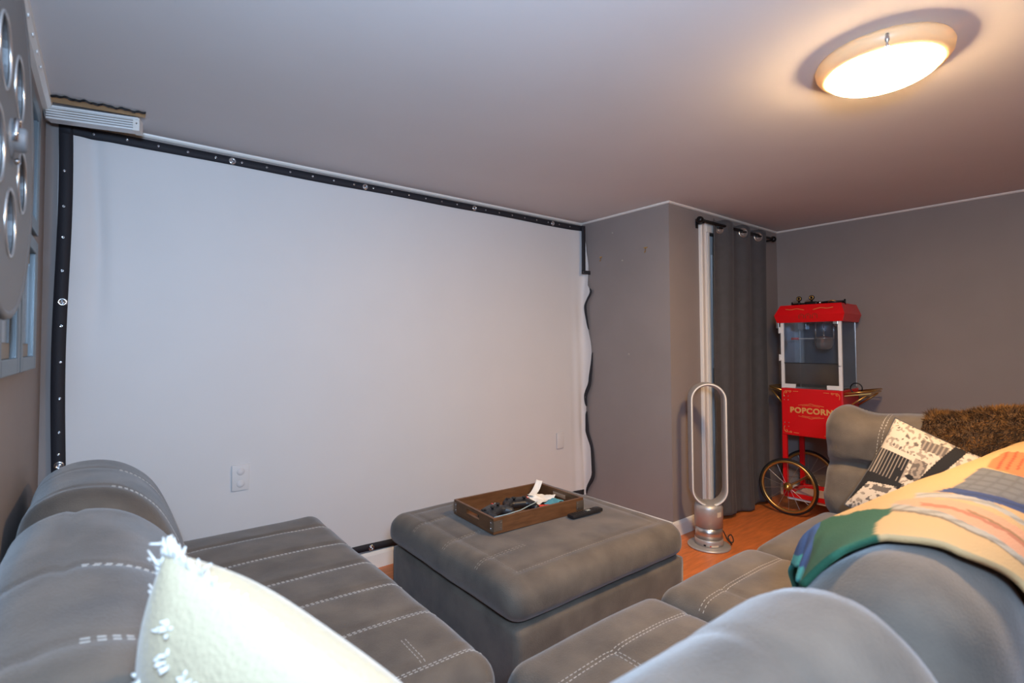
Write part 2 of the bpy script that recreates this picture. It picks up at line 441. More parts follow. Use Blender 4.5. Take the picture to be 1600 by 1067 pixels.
obj('raw_wood', (V, [(2*i, 2*i+1, 2*i+3, 2*i+2) for i in range(39)]), m_rawwood, cg, False).modifiers.new('t', 'SOLIDIFY').thickness = .006
V = []
for i in range(40):
    t = i/39; j = jag(t, .006); V += [j, j+Vector((0, -.006-.004*abs(math.sin(t*23)), .003))]
obj('torn_edge', (V, [(2*i, 2*i+1, 2*i+3, 2*i+2) for i in range(39)]), m_dark, cg, False).modifiers.new('t', 'SOLIDIFY').thickness = .004

# ------------------------------------------------------------------ ceiling lamp
LX, LY = 2.035, .552
lamp = thing('ceiling_lamp', 'round flush ceiling lamp glowing warm white', 'lamp', (LX, LY, HC-.07))
m_ring = mat('cream_ring', (214, 196, 160), .35)
nt = m_ring.node_tree; b_ = nt.nodes['Principled BSDF']; b_.inputs['Transmission Weight'].default_value = .0
tr = nt.nodes.new('ShaderNodeBsdfTranslucent'); tr.inputs[0].default_value = (.8, .66, .45, 1); mx = nt.nodes.new('ShaderNodeMixShader'); mx.inputs[0].default_value = .12
nt.links.new(b_.outputs[0], mx.inputs[1]); nt.links.new(tr.outputs[0], mx.inputs[2]); nt.links.new(mx.outputs[0], nt.nodes['Material Output'].inputs[0])
m_lamp = mat('lit_diffuser', (255, 240, 220), .5, emit=(LAMP_COL, LAMP_E))
obj('ring', lathe([(.158, -.012), (.17, 0), (.188, -.002), (.193, -.014), (.190, -.030), (.181, -.044), (.168, -.052), (.160, -.052), (.156, -.046), (.158, -.012)], (LX, LY, HC), 64), m_ring, lamp)
obj('diffuser', lathe([(.155, -.030), (.155, -.054), (.150, -.066), (.135, -.075), (.10, -.080), (.05, -.083), (.0, -.084)], (LX, LY, HC), 64), m_lamp, lamp)
clp = MB(); ca = math.radians(-160)
cxp, cyp = LX+.186*math.cos(ca), LY+.186*math.sin(ca)
clp.add(lathe([(0, 0), (.007, 0), (.007, -.02), (.004, -.024), (.004, -.034), (.006, -.038), (0, -.042)], (cxp, cyp, HC-.02), 12))
obj('finial', clp.vf(), m_chrome, lamp)

# ------------------------------------------------------------------ left wall: reels and frames
def reel(name, label, cy, cz, R, x, m, hole_r, orbit, rot, nh=5):
    o = thing(name, label, 'wall decor', (x, cy, cz-R))
    bm = bmesh.new(); n = 96
    outer = [bm.verts.new((0, R*math.cos(2*PI*i/n), R*math.sin(2*PI*i/n))) for i in range(n)]
    loops = [outer]
    for k in range(nh):
        a = rot+2*PI*k/nh; c = (orbit*math.cos(a), orbit*math.sin(a))
        loops.append([bm.verts.new((0, c[0]+hole_r*math.cos(2*PI*i/28), c[1]+hole_r*math.sin(2*PI*i/28))) for i in range(28)])
    ed = []
    for L in loops: ed += [bm.edges.new((L[i], L[(i+1) % len(L)])) for i in range(len(L))]
    bmesh.ops.triangle_fill(bm, use_beauty=True, edges=ed, use_dissolve=False)
    bm.normal_update()
    ex = bmesh.ops.extrude_face_region(bm, geom=bm.faces[:])
    bmesh.ops.translate(bm, vec=(.012, 0, 0), verts=[e for e in ex['geom'] if isinstance(e, bmesh.types.BMVert)])
    bmesh.ops.recalc_face_normals(bm, faces=bm.faces[:])
    me = bpy.data.meshes.new('disc'); bm.to_mesh(me); bm.free(); me.transform(Matrix.Translation((x, cy, cz)))
    link('disc', me, m, o, False)
    obj('rim', torus((x+.006, cy, cz), R, .009, 'x', 96, 8), m, o)
    for k in range(nh):
        a = rot+2*PI*k/nh
        obj('hole_rim', torus((x+.012, cy+orbit*math.cos(a), cz+orbit*math.sin(a)), hole_r, .003, 'x', 32, 8), m_silver2, o)
    obj('hub', lathe([(0, .034), (.018, .034), (.022, .03), (.022, .016), (.036, .014), (.036, .0), (0, 0)], (x, cy, cz), 28, 'x'), m, o)
    for k in range(3):
        a = rot+.5+2*PI*k/3
        obj('hub_clip', tube([(x+.02, cy+.022*math.cos(a+q)*1.25, cz+.022*math.sin(a+q)*1.9) for q in (0, .35, .7, 1.05)], .004, 8), m_chrome, o)
    return o
reel('film_reel', 'large silver film reel hung over the picture frames', 1.262, 1.655, .315, -.152, m_reel, .060, .150, -.29)
reel('film_reel', 'dark pewter film reel hung highest by the left wall', 1.02, 2.02, .20, -.196, m_greyf, .040, .095, .3)
m_matb = mat('grey_mat_board', (150, 148, 146), .7)
fr_lab = {(0, 0): 'pewter picture frame low behind the silver reel', (1, 0): 'pewter picture frame low, nearest the screen corner',
          (0, 1): 'pewter picture frame high behind the silver reel', (1, 1): 'pewter picture frame high, nearest the screen corner'}
for (ci, ri_), lab in fr_lab.items():
    y0, y1 = ((1.585, 1.935), (1.96, 2.335))[ci]; z0, z1 = ((1.212, 1.632), (1.655, 2.075))[ri_]
    f = thing('framed_picture', lab, 'framed picture', (XL+.01, (y0+y1)/2, z0), 'pewter frames on the left wall')
    w = .042
    for bx in (box(XL, XL+.026, y0, y0+w, z0, z1, .004), box(XL, XL+.026, y1-w, y1, z0, z1, .004), box(XL, XL+.026, y0+w, y1-w, z0, z0+w, .004), box(XL, XL+.026, y0+w, y1-w, z1-w, z1, .004)):
        obj('frame_bar', bx, m_greyf, f, False)
    obj('mat_board', box(XL+.004, XL+.010, y0+w, y1-w, z0+w, z1-w), m_matb, f, False)
    obj('picture', box(XL+.009, XL+.013, y0+w+.04, y1-w-.04, z0+w+.04, z1-w-.04), m_picture, f, False)
    for ya in (y0+w, y1-w-.008): obj('inner_bead', box(XL+.01, XL+.02, ya, ya+.008, z0+w, z1-w), m_greyf, f, False)

# ------------------------------------------------------------------ sectional sofa
def wr(p, s, a, seed=0): return Vector((nz(p, s, seed), nz(p, s, seed+5), nz(p, s, seed+9)))*a
def seat_deform(x0, x1, y0, y1, z1, crown=.018, seams=(), seed=0):
    cx, cy, hx, hy = (x0+x1)/2, (y0+y1)/2, (x1-x0)/2, (y1-y0)/2
    def d(p):
        p = p.copy(); t = max(0, (p.z-(z1-.16))/.16)
        u = (p.x-cx)/hx; v = (p.y-cy)/hy
        p.z += crown*t*(max(0, 1-u*u*.9)*max(0, 1-v**4))
        for (ax, c, a, b) in seams:
            q = p.x if ax == 'x' else p.y; o = p.y if ax == 'x' else p.x
            if a-.02 <= o <= b+.02: p.z -= .006*g(q-c, .012)*min(1, t*2)
        return p + wr(p, 3.1, .006, seed)*t + wr(p, 9, .0018, seed+3)
    return d
def unit(label, loc): return thing('sofa_section', label, 'sofa', loc)

# left section, along the left wall
U1 = unit('grey suede sofa section along the left wall with channel stitched seat', (.3, 1.9, 0))
obj('base', soft(-.18, .80, 1.10, 2.63, .03, .26, .03, None, .05), m_suede, U1)
ys = (2.42, 2.17, 1.915, 1.69, 1.455, 1.205)
vf = soft(.10, .845, 1.10, 2.645, .20, .452, (.075, .075, .075), seat_deform(.10, .845, 1.10, 2.645, .452, .014, [('y', y, 0, 1) for y in ys], 1), .016)
s = obj('seat', vf, m_suede, U1)
ln = [((.20, y+.0, .8), (.83, y-.02, .8), DN) for y in ys]
stitches('stitching', vf, dbl(ln, (0, 1, 0), .012) + dbl([((.66, 1.33, .8), (.66, 1.215, .8), DN)], (1, 0, 0), .012), s, m_thread)
def closed_curve(P, n):
    """closed smooth curve through the section points"""
    m_ = len(P); out = []
    for k in range(n):
        f_ = k/n*m_; i = int(f_); t = f_-i
        a, b, c, d = (P[(i+q-1) % m_] for q in range(4))
        out.append(tuple(.5*((2*b[j])+(c[j]-a[j])*t+(2*a[j]-5*b[j]+4*c[j]-d[j])*t*t+(3*b[j]-a[j]-3*c[j]+d[j])*t**3) for j in range(2)))
    return out
def bolster(sec, a0, a1, axis, seed, seams=(), end=.17, amp=.010, groove=.007, step=.015, fold=None, long=None):
    """stuffed back: a section swept along an axis, ends rounded in"""
    n = 72; C = closed_curve(sec, n); cx = sum(p[0] for p in C)/n; cz = sum(p[1] for p in C)/n-.04
    zt = max(p[1] for p in C)
    L = a1-a0; k = int(L/step); ts = []
    for i in range(k+1):
        x = i/k; ts.append(x)
    extra = [.0015, .004, .008]; ts = sorted(set([q/L for q in extra]+ts+[1-q/L for q in extra]))
    V = []; F = []
    for t in ts:
        q = a0+L*t; d = min(t, 1-t)*L/end; d = min(1, d); e = max(.02, (1-(1-d)**2))**.36
        for (x, z) in C:
            px = cx+(x-cx)*e; pz = cz+(z-cz)*e
            w = max(0, min(1, (z-cz)/(zt-cz)+.35))
            gr = sum(g(q-sm, .011) for sm in seams)*groove*w
            px -= gr*(x-cx)/.3; pz -= gr
            p = Vector((px, q, pz)) if axis == 'y' else Vector((q, px, pz))
            if fold: p = fold(p)
            if long is not None and z > cz: p.z -= .009*g(px-long-.02*(q-1.3), .007)
            V.append(p + wr(p, 3.2, amp, seed) + wr(p, 9, amp*.22, seed+2))
    m_ = len(ts)
    for i in range(m_-1):
        for j in range(n):
            f_ = (i*n+j, i*n+(j+1) % n, (i+1)*n+(j+1) % n, (i+1)*n+j)
            F.append(f_)
    F.append(tuple(range(n))); F.append(tuple((m_-1)*n+j for j in range(n-1, -1, -1)))
    return V, F
SEC_L = [(-.192, .42), (-.195, .60), (-.192, .74), (-.168, .825), (-.10, .868), (-.01, .868), (.07, .835), (.14, .765), (.195, .655), (.235, .53), (.25, .42), (.19, .38), (.0, .375), (-.15, .385)]
def roll_back(y0, y1, seed, grow=0., seams=(), lng=None):
    return bolster([(x+(grow if x > -.1 else 0), z+grow) for x, z in SEC_L], y0, y1, 'y', seed, seams, amp=.008, groove=.003, long=lng)
for (nm, y0, y1, sd, gr, sm) in (('far', 1.80, 2.58, 3, 0., ((2.27, .05), (1.98, .015))), ('near', .74, 1.86, 11, .0, ((1.28, -.04), (.95, -.035)))):
    vf = roll_back(y0, y1, sd, gr, [q[0] for q in sm], -.062 if nm == 'near' else None); b = obj('back_cushion', vf, m_suede, U1)
    D = Vector((-1, 0, -.9))
    st = []
    for y, xs in sm: st += dbl([((xs+.433, y, 1.25), (1.0, y-.03, .62), D)], (0, 1, 0), .012)
    stitches('stitching', vf, st, b, m_thread, wid=.0016)

# corner section
U2 = unit('grey suede corner sofa section under the cream pillow', (.3, .6, 0))
obj('base', soft(.27, .79, .12, 1.085, .03, .26, .03, None, .05), m_suede, U2)
vf = soft(.26, .798, .40, 1.085, .20, .455, .07, seat_deform(.26, .798, .40, 1.085, .455, .012, (), 5))
obj('seat', vf, m_suede, U2)
# back cushions of the row that runs along the camera side
SEC_R = [(.125, .42), (.12, .62), (.128, .76), (.165, .87), (.235, .93), (.315, .93), (.39, .88), (.45, .79), (.49, .67), (.51, .53), (.505, .42), (.42, .38), (.3, .375), (.18, .385)]
def row_back(x0, x1, seed, z1=.93, y0=None, y1=None, fold=None, amp=.011):
    return bolster([(y, z if z < .45 else .42+(z-.42)*(z1-.42)/.51) for y, z in SEC_R], x0, x1, 'x', seed, (), .20, amp, fold=fold)
def pinch_fold(p):       # tucked crease across the top of a back
    p = p.copy(); k = max(0, min(1, (p.z-.72)/.12))
    p.z -= .005*k*(g(p.x-.56-.25*(p.y-.3), .012)+g(p.x-.74+.3*(p.y-.3), .010))
    return p
vfA = row_back(.12, .90, 21, .955, fold=pinch_fold); bA = obj('back_cushion', vfA, m_suede, U2)
# two armless seats and the far corner
U3 = unit('grey suede armless sofa section between corner and quilt', (1.12, .6, 0))
obj('base', soft(.80, 1.45, .06, 1.07, .03, .26, .03, None, .05), m_suede, U3)
vf = soft(.802, 1.455, .40, 1.095, .20, .458, .075, seat_deform(.802, 1.455, .40, 1.095, .458, .018, [('y', .915, .8, 1.46), ('x', 1.06, .4, .915)], 7), .016)
s = obj('seat', vf, m_suede, U3)
stitches('stitching', vf, dbl([((.82, .915, .8), (1.44, .915, .8), DN)], (0, 1, 0), .014) + dbl([((1.06, .90, .8), (1.06, .5, .8), DN)], (1, 0, 0), .014), s, m_thread)
vfB = row_back(.865, 1.43, 33, .915); obj('back_cushion', vfB, m_suede, U3)
U4 = unit('grey suede armless sofa section partly under the patchwork quilt', (1.78, .6, 0))
obj('base', soft(1.455, 2.09, .06, 1.07, .03, .26, .03, None, .05), m_suede, U4)
vf = soft(1.457, 2.095, .40, 1.09, .20, .458, .075, seat_deform(1.457, 2.095, .40, 1.09, .458, .018, [('y', .915, 1.4, 2.1), ('x', 1.62, .4, .915)], 17), .016)
s = obj('seat', vf, m_suede, U4)
stitches('stitching', vf, dbl([((1.48, .915, .8), (2.08, .915, .8), DN)], (0, 1, 0), .014), s, m_thread)
obj('back_cushion', row_back(1.435, 2.09, 41, .88), m_suede, U4)
U5 = unit('grey suede far end sofa section with upright back below popcorn cart', (2.5, .7, 0))
obj('base', soft(2.097, 2.98, .06, 1.05, .03, .26, .03, None, .05), m_suede, U5)
vf = soft(2.097, 2.84, .30, 1.08, .20, .455, .07, seat_deform(2.097, 2.84, .30, 1.08, .455, .014, [('y', .905, 2.1, 2.8)], 19), .02)
s = obj('seat', vf, m_suede, U5)
stitches('stitching', vf, dbl([((2.12, .905, .8), (2.76, .905, .8), DN)], (0, 1, 0), .014), s, m_thread)
obj('back_cushion', row_back(2.10, 2.78, 47, .865), m_suede, U5)
# upright back at the far end, facing left
def end_back(p):
    p = p.copy(); k = (p.z-.40)/.56
    if p.x < 2.95:
        p.x += .05*max(0, k)**1.5 - .03*g(k-.78, .22) - .022*g(k-.25, .2)
        p.x += .030*g(p.z-.69-.05*(1.05-p.y), .022)        # lumbar crease
        p.x += .006*g(p.y-.805, .012)*max(0, min(1, (k-.4)*5))
    p.z += .02*(g(p.y-1.0, .09)) - .016*g(p.y-.86, .10) if k > .6 else 0
    ed_ = math.exp(-max(0, 1.06-p.y)/.07); p.x += .010*nz((p.z*16, p.y*3, 2), 1)*ed_; p.y += .006*nz((p.z*13, 3, 5), 1)*ed_
    e = max(0, 1-(1.06-p.y)/.07)
    p.z -= .02*e*e*max(0, k)
    return p + wr(p, 4, .009, 61) + wr(p, 13, .003, 63)
vf = soft(2.79, 3.06, .22, 1.062, .40, .955, (.11, .09, .09), end_back, .014)
b = obj('back_cushion', vf, m_suede, U5)
stitches('stitching', vf, dbl([((2.5, .815, .735), (2.5, .795, .93), (1, 0, 0)), ((2.93, .795, 1.3), (2.82, .795, 1.3), DN)], (0, 1, 0), .016), b, m_thread, wid=.0016)

# ------------------------------------------------------------------ ottoman
OT = thing('ottoman', 'square grey suede storage ottoman in the middle of the room', 'ottoman', (1.6, 1.87, 0))
obj('base', soft(1.110, 2.112, 1.385, 2.36, .02, .304, .018, lambda p: p + wr(p, 4, .003, 70), .03), m_suede, OT)
def lid_d(p):
    p = p.copy(); t = max(0, (p.z-.34)/.12); u = (p.x-1.59)/.49; v = (p.y-1.87)/.49
    p.z += .012*t*max(0, 1-u*u)*max(0, 1-v*v)
    for y in (2.12, 1.86, 1.62): p.z -= .004*g(p.y-y, .012)*t*max(0, min(1, (1.32-p.x)/.1))
    ins = min(p.x-1.095, 2.09-p.x, p.y-1.375, 2.365-p.y)
    p.z -= .004*g(ins-.085, .012)*t
    bul = .010*math.sin(max(0, min(1, (p.z-.31)/.13))*PI)
    if u < -.9: p.x -= bul
    if u > .9: p.x += bul
    if v < -.9: p.y -= bul
    if v > .9: p.y += bul
    return p + wr(p, 3.5, .004, 73) + wr(p, 12, .0012, 74)
vf = soft(1.095, 2.09, 1.375, 2.365, .308, .462, (.06, .06, .05), lid_d, .014)
s = obj('lid', vf, m_suede, OT)
L = []
for y in (2.12, 1.86, 1.62): L += dbl([((1.0, y, .60), (1.20, y, .72), (.5, 0, -.8))], (0, 1, 0), .012)
stitches('stitching', vf, L + [((1.17, 1.46, .7), (2.02, 1.46, .7), DN), ((1.175, 1.46, .7), (1.175, 2.30, .7), DN), ((2.02, 1.46, .7), (2.02, 2.30, .7), DN)], s, mat('taupe_thread', (138, 130, 120), .8), dash=.008, gap=.005, wid=.001)
for gx in (1.2, 2.04):
    for gy in (1.48, 2.28): obj('glide', lathe([(0, 0), (.02, 0), (.02, .024), (0, .024)], (gx, gy, 0), 12), m_dark, OT)

# ------------------------------------------------------------------ wooden tray and what lies in it
TZ = .4745
t0 = Vector((1.298, 1.772, TZ)); ta = math.radians(-3)
TM = Matrix.Translation(t0) @ Matrix.Rotation(ta, 4, 'Z')
TW, TD, TH = .52, .345, .068
tray = thing('serving_tray', 'dark walnut serving tray with metal corners on the ottoman', 'tray', tuple(t0))
def tb(name, vf, m, parent, smooth=False): return obj(name, MB().add(vf, TM).vf(), m, parent, smooth, sharp=40 if smooth else None)
tb('bottom', box(.008, TW-.008, .008, TD-.008, 0, .008), m_wood2, tray)
tb('side', box(0, TW, 0, .012, 0, TH, .0015), m_wood, tray)
tb('side', box(0, TW, TD-.012, TD, 0, TH, .0015), m_wood, tray)
for x in (0, TW-.012):   # ends with a slot to grip
    e = MB(); h0, h1, q0, q1 = .032, .052, TD/2-.055, TD/2+.055
    for bx in (box(x, x+.012, .012, q0, 0, TH), box(x, x+.012, q1, TD-.012, 0, TH), box(x, x+.012, q0, q1, 0, h0), box(x, x+.012, q0, q1, h1, TH)): e.add(bx)
    tb('end', e.vf(), m_wood, tray)
m_plate = mat('antique_nickel', (150, 140, 130), .35, .9)
for (x, y) in ((0, 0), (TW, 0), (0, TD), (TW, TD)):
    sx = 1 if x == 0 else -1; sy = 1 if y == 0 else -1
    c = MB(); xa, xb = sorted((x-.0012*sx, x+.045*sx)); ya, yb = sorted((y-.0012*sy, y+.0008*sy)); c.add(box(xa, xb, ya, yb, .012, .056))
    xa, xb = sorted((x-.0012*sx, x+.0008*sx)); ya, yb = sorted((y-.0012*sy, y+.026*sy)); c.add(box(xa, xb, ya, yb, .012, .056))
    cp = tb('corner_plate', c.vf(), m_plate, tray)
    for dz in (.022, .046):
        tb('rivet', lathe([(0, 0), (.003, 0), (.002, -.0018*sy), (0, -.002*sy)], (x+.037*sx, y-.0012*sy, dz), 8, 'y'), m_chrome, cp, True)
        tb('rivet', lathe([(0, 0), (.003, 0), (.002, -.0018*sx), (0, -.002*sx)], (x-.0012*sx, y+.019*sy, dz), 8, 'x'), m_chrome, cp, True)
def controller(label, x, y, rot, m, flip=0):
    """game pad: body with two grips, sticks and buttons"""
    MM = TM @ Matrix.Translation((x, y, .010)) @ Matrix.Rotation(rot, 4, 'Z') @ Matrix.Rotation(flip, 4, 'X')
    o = thing('game_controller', label, 'controller', tuple(MM.translation))
    def sh(p):
        p = p.copy(); a = abs(p.x)/.075
        p.y -= .045*max(0, a-.45)*max(0, (-.01-p.y)/.03)*1.2
        p.z += -.010*max(0, a-.5)+.004*(1-a*a)
        return p
    vf = soft(-.075, .075, -.042, .042, .004, .044, (.03, .03, .018), sh, .006)
    obj('body', MB().add(vf, MM).vf(), m, o)
    for gx in (-1, 1):
        obj('grip', MB().add(tube([(gx*.052, -.015, .022), (gx*.064, -.045, .02), (gx*.070, -.072, .017), (gx*.068, -.082, .016)], [.022, .021, .017, .008], 12), MM).vf(), m, o)
        obj('stick', MB().add(lathe([(0, .0), (.006, 0), (.006, .010), (.011, .012), (.011, .016), (0, .015)], (gx*.026, -.02, .044), 16), MM).vf(), m_rubber, o)
    for i, (dx, dy) in enumerate(((0, .011), (.011, 0), (0, -.011), (-.011, 0))):
        obj('button', MB().add(lathe([(0, 0), (.005, 0), (.005, .003), (0, .004)], (.05+dx, .012+dy, .0435), 12), MM).vf(), m_btn[i % 2], o)
    obj('dpad', MB().add(box(-.062, -.038, .009, .015, .043, .048)).add(box(-.053, -.047, 0, .024, .043, .048)).vf() if False else MB().add(MB().add(box(-.062, -.038, .009, .015, .043, .048)).add(box(-.053, -.047, 0, .024, .043, .048)).vf(), MM).vf(), m_rubber, o, False)
    return o
m_btn = [mat('red_button', (196, 40, 44), .3), mat('grey_button', (170, 176, 170), .3)]
m_pad = mat('charcoal_plastic', (42, 44, 48), .45)
controller('charcoal game controller at the left end of the tray', .10, .17, .5, m_pad)
controller('black game controller in the middle of the tray', .278, .205, -.35, m_dark)
m_paper = mat('white_paper', (226, 222, 214), .8)
m_pblue = mat('blue_print', (74, 140, 158), .7); m_pred = mat('red_print', (196, 62, 46), .7)
def crumple(name, label, cx, cy, w, h, z, rot, seed, m, amp=.012, curl=0.):
    MM = TM @ Matrix.Translation((cx, cy, z)) @ Matrix.Rotation(rot, 4, 'Z')
    def f(u, v):
        x = (u-.5)*w; y = (v-.5)*h
        zz = amp*(nz((x*9, y*9, seed), 1.4)+.55)+amp*.6*abs(nz((x*23, y*23, seed), 1)) + curl*(u-.2)**2
        return MM @ Vector((x, y, max(.001, zz)))
    o = obj(name, grid(f, 26, 20), m, None, True, loc=tuple(MM.translation)); o.modifiers.new('t', 'SOLIDIFY').thickness = .0008
    return tag(o, label, 'paper')
crumple('folded_leaflet', 'white crumpled leaflet leaning at the right end of tray', .405, .215, .155, .12, .012, .3, 3, m_paper, .030)
crumple('paper_slip', 'white paper slip sticking up highest from the tray', .43, .265, .12, .035, .04, .5, 8, m_paper, .008, .08)
crumple('printed_wrapper', 'blue printed wrapper near the front right of tray', .435, .12, .085, .06, .022, .2, 12, m_pblue, .018)
crumple('printed_card', 'orange red printed card beside the blue wrapper', .37, .095, .07, .05, .018, -.2, 15, m_pred, .016)
crumple('price_tag', 'pink red slip in the front left corner of tray', .045, .045, .05, .035, .009, .6, 18, m_pred, .006)
tag(obj('wire_loop', MB().add(tube([(.04, .055, .052), (.1, .045, .056), (.18, .05, .058), (.25, .075, .06), (.30, .09, .062), (.33, .12, .05)], .0022, 6), TM).vf(), mat('pale_wire', (150, 170, 172), .4), loc=tuple(TM @ Vector((.04, .075, .03)))), 'thin pale wire lying across the controllers', 'wire')
# remote on the ottoman
rc0, rc1 = Vector((1.694, 1.712, .4745)), Vector((1.892, 1.705, .4745)); dv = (rc1-rc0).normalized()
RM = Matrix.Translation((rc0+rc1)/2) @ Matrix.Rotation(math.atan2(dv.y, dv.x), 4, 'Z')
rem = thing('remote_control', 'slim black remote control lying beside the tray', 'remote', tuple(RM.translation))
obj('body', MB().add(box(-.098, .098, -.021, .021, .001, .017, .005), RM).vf(), m_dark, rem, True, sharp=50)
bt = MB()
for i in range(9):
    for j in (-.010, 0, .010): bt.add(lathe([(0, 0), (.0032, 0), (.003, .0015), (0, .002)], (-.075+i*.017, j, .0168), 8), RM)
obj('keypad', bt.vf(), m_rubber, rem)
obj('logo_plate', MB().add(box(.006, .03, -.007, .007, .0165, .018), RM).vf(), m_btn[1], rem, False)

# ------------------------------------------------------------------ bladeless fan
FX, FY = 3.015, 1.800
fan = thing('tower_fan', 'silver bladeless tower fan with tall oval loop on the floor', 'fan', (FX, FY, 0))
obj('base_plate', lathe([(0, 0), (.126, 0), (.130, .004), (.130, .009), (.122, .014), (.09, .018), (0, .02)], (FX, FY, 0), 48), m_silver, fan)
obj('collar', lathe([(0, .016), (.086, .016), (.086, .055), (.083, .058), (0, .058)], (FX, FY, 0), 48), m_silver, fan)
obj('intake', lathe([(0, .058), (.082, .058), (.082, .135), (0, .135)], (FX, FY, 0), 48), m_silver2, fan)
obj('body', lathe([(0, .133), (.086, .133), (.086, .25), (.08, .268), (.05, .28), (0, .282)], (FX, FY, 0), 48), m_silver, fan)
fa = math.atan2(-FY, -FX) + math.radians(12)
ax = Vector((math.cos(fa), math.sin(fa), 0)); sd = Vector((-ax.y, ax.x, 0)); C0 = Vector((FX, FY, 0))
def loop_pts(w, zb, zt, n=20):
    P = []
    for i in range(n+1): a = PI*i/n; P.append((w*math.cos(a), zt-w+w*math.sin(a)))
    for i in range(n+1): a = PI+PI*i/n; P.append((w*math.cos(a), zb+w+w*math.sin(a)))
    return P
outer = loop_pts(.112, .258, 1.036); N = len(outer)
cen = [(0, max(.258+.112, min(1.036-.112, z))) for (_, z) in outer]
V = []; F = []
sec = [(-.065, 0), (-.06, -.008), (.0, -.020), (.045, -.016), (.055, -.010), (.057, 0), (.045, .004), (-.05, .003)]   # along the flow, inset
for (x, z), (cx_, cz_) in zip(outer, cen):
    d = Vector((x-cx_, z-cz_)).normalized()
    for (q, ins) in sec:
        V.append(C0 + sd*(x+d.x*(ins-.004)) + ax*q + Vector((0, 0, z+d.y*(ins-.004))))
k = len(sec)
for i in range(N):
    j = (i+1) % N
    for q in range(k): F.append((i*k+q, i*k+(q+1) % k, j*k+(q+1) % k, j*k+q))
obj('loop', (V, F), m_silver, fan, True, sharp=50)
V = []; F = []
for (x, z), (cx_, cz_) in zip(outer, cen):
    d = Vector((x-cx_, z-cz_)).normalized()
    for (q, ins) in ((.0565, -.001), (.0585, -.001), (.0585, -.009), (.0565, -.009)): V.append(C0 + sd*(x+d.x*(ins-.004)) + ax*q + Vector((0, 0, z+d.y*(ins-.004))))
for i in range(N):
    j = (i+1) % N
    for q in range(4): F.append((i*4+q, i*4+(q+1) % 4, j*4+(q+1) % 4, j*4+q))
obj('front_rim', (V, F), m_trim, fan)
def sticker(a, z0, z1, da, m, r=.0868):
    pts = [(a-da+2*da*i/6) for i in range(7)]
    return ([Vector((FX+r*math.cos(t), FY+r*math.sin(t), z)) for z in (z0, z1) for t in pts], [(i, i+1, 8+i, 7+i) for i in range(6)])
m_stick = mat('pale_sticker', (206, 190, 168), .6)
obj('sticker', sticker(fa+.62, .205, .235, .2, m_stick), m_stick, fan)
obj('sticker', sticker(fa+.2, .022, .034, .28, m_stick), m_stick, fan)
obj('display', sticker(fa-.5, .024, .034, .08, m_dark), m_dark, fan)
obj('indicator', sticker(fa-.1, .023, .031, .05, m_pred, .087), m_pred, fan)
cp = [(FX+.78*a+.62*b, FY-.62*a+.78*b, z) for a, b, z in ((.07, .05, .10), (.10, .03, .085), (.115, .02, .055), (.125, 0, .034), (.145, -.01, .024), (.155, 0, .04), (.145, .01, .065), (.127, .01, .05), (.135, -.01, .02), (.15, .02, .006), (.16, .12, .005))]
def smooth_path(P, n=6):
    P = [Vector(p) for p in P]; out = []
    for i in range(len(P)-1):
        a = P[max(0, i-1)]; b = P[i]; c = P[i+1]; d = P[min(len(P)-1, i+2)]
        for t in range(n):
            s_ = t/n; out.append(.5*((2*b)+(c-a)*s_+(2*a-5*b+4*c-d)*s_*s_+(3*b-a-3*c+d)*s_**3))
    return out+[P[-1]]
obj('power_cord', tube(smooth_path(cp), .0035, 8), m_rubber, fan)

# ------------------------------------------------------------------ curtain and rod
YR, ZR = 1.972, 2.156
rod = thing('curtain_rod', 'black curtain rod with round ends above the doorway', 'curtain rod', (3.8, YR, ZR))
obj('pole', tube([(3.27, YR, ZR), (4.345, YR, ZR)], .0105, 14), m_rod, rod)
for x in (3.255, 4.36): obj('finial', lathe([(0, -.022), (.014, -.021), (.023, -.012), (.025, 0), (.023, .012), (.014, .021), (0, .022)], (x, YR, ZR), 24, 'x'), m_rod, rod)
for x in (3.30, 4.33): obj('bracket', MB().add(box(x-.008, x+.008, YR-.004, Y2, ZR-.02, ZR-.008)).add(box(x-.012, x+.012, Y2-.006, Y2, ZR-.045, ZR+.02)).vf(), m_rod, rod, False)
curt = thing('curtain', 'charcoal grommet curtain hanging in front of the white door', 'curtain', (3.85, YR, .03))
CX0, CX1 = 3.445, 4.275
NW = 3.1
def cfold(u): return math.sin(u*2*PI*NW+.25)
def curt_p(u, v):
    """u across, v from hem to top"""
    z = .022+(2.203-.022)*v + (.012*math.sin(u*9)*(1-v)) - .006*(1-math.cos(u*2*PI*NW*2))*v
    w = 1-.04*math.sin(v*PI)
    x = CX0+(CX1-CX0)*(u*w) - .030*(1-v)*(1-u) + .008*math.sin(v*7+u*5)
    amp = .026*(.75+.25*v)
    y = YR + amp*cfold(u+.012*math.sin(v*5)*(1-v)) + .004*math.sin(u*60)*(1-v)
    y += .010*(1-v)*nz((u*6, v*5, 2), 1.3)
    y = min(y, Y2-.032)
    return Vector((x, y, z))
o = obj('cloth', grid(curt_p, 170, 90), m_curt, curt); o.modifiers.new('t', 'SOLIDIFY').thickness = .0025
for k in range(3):
    for ph in (0,):
        pass
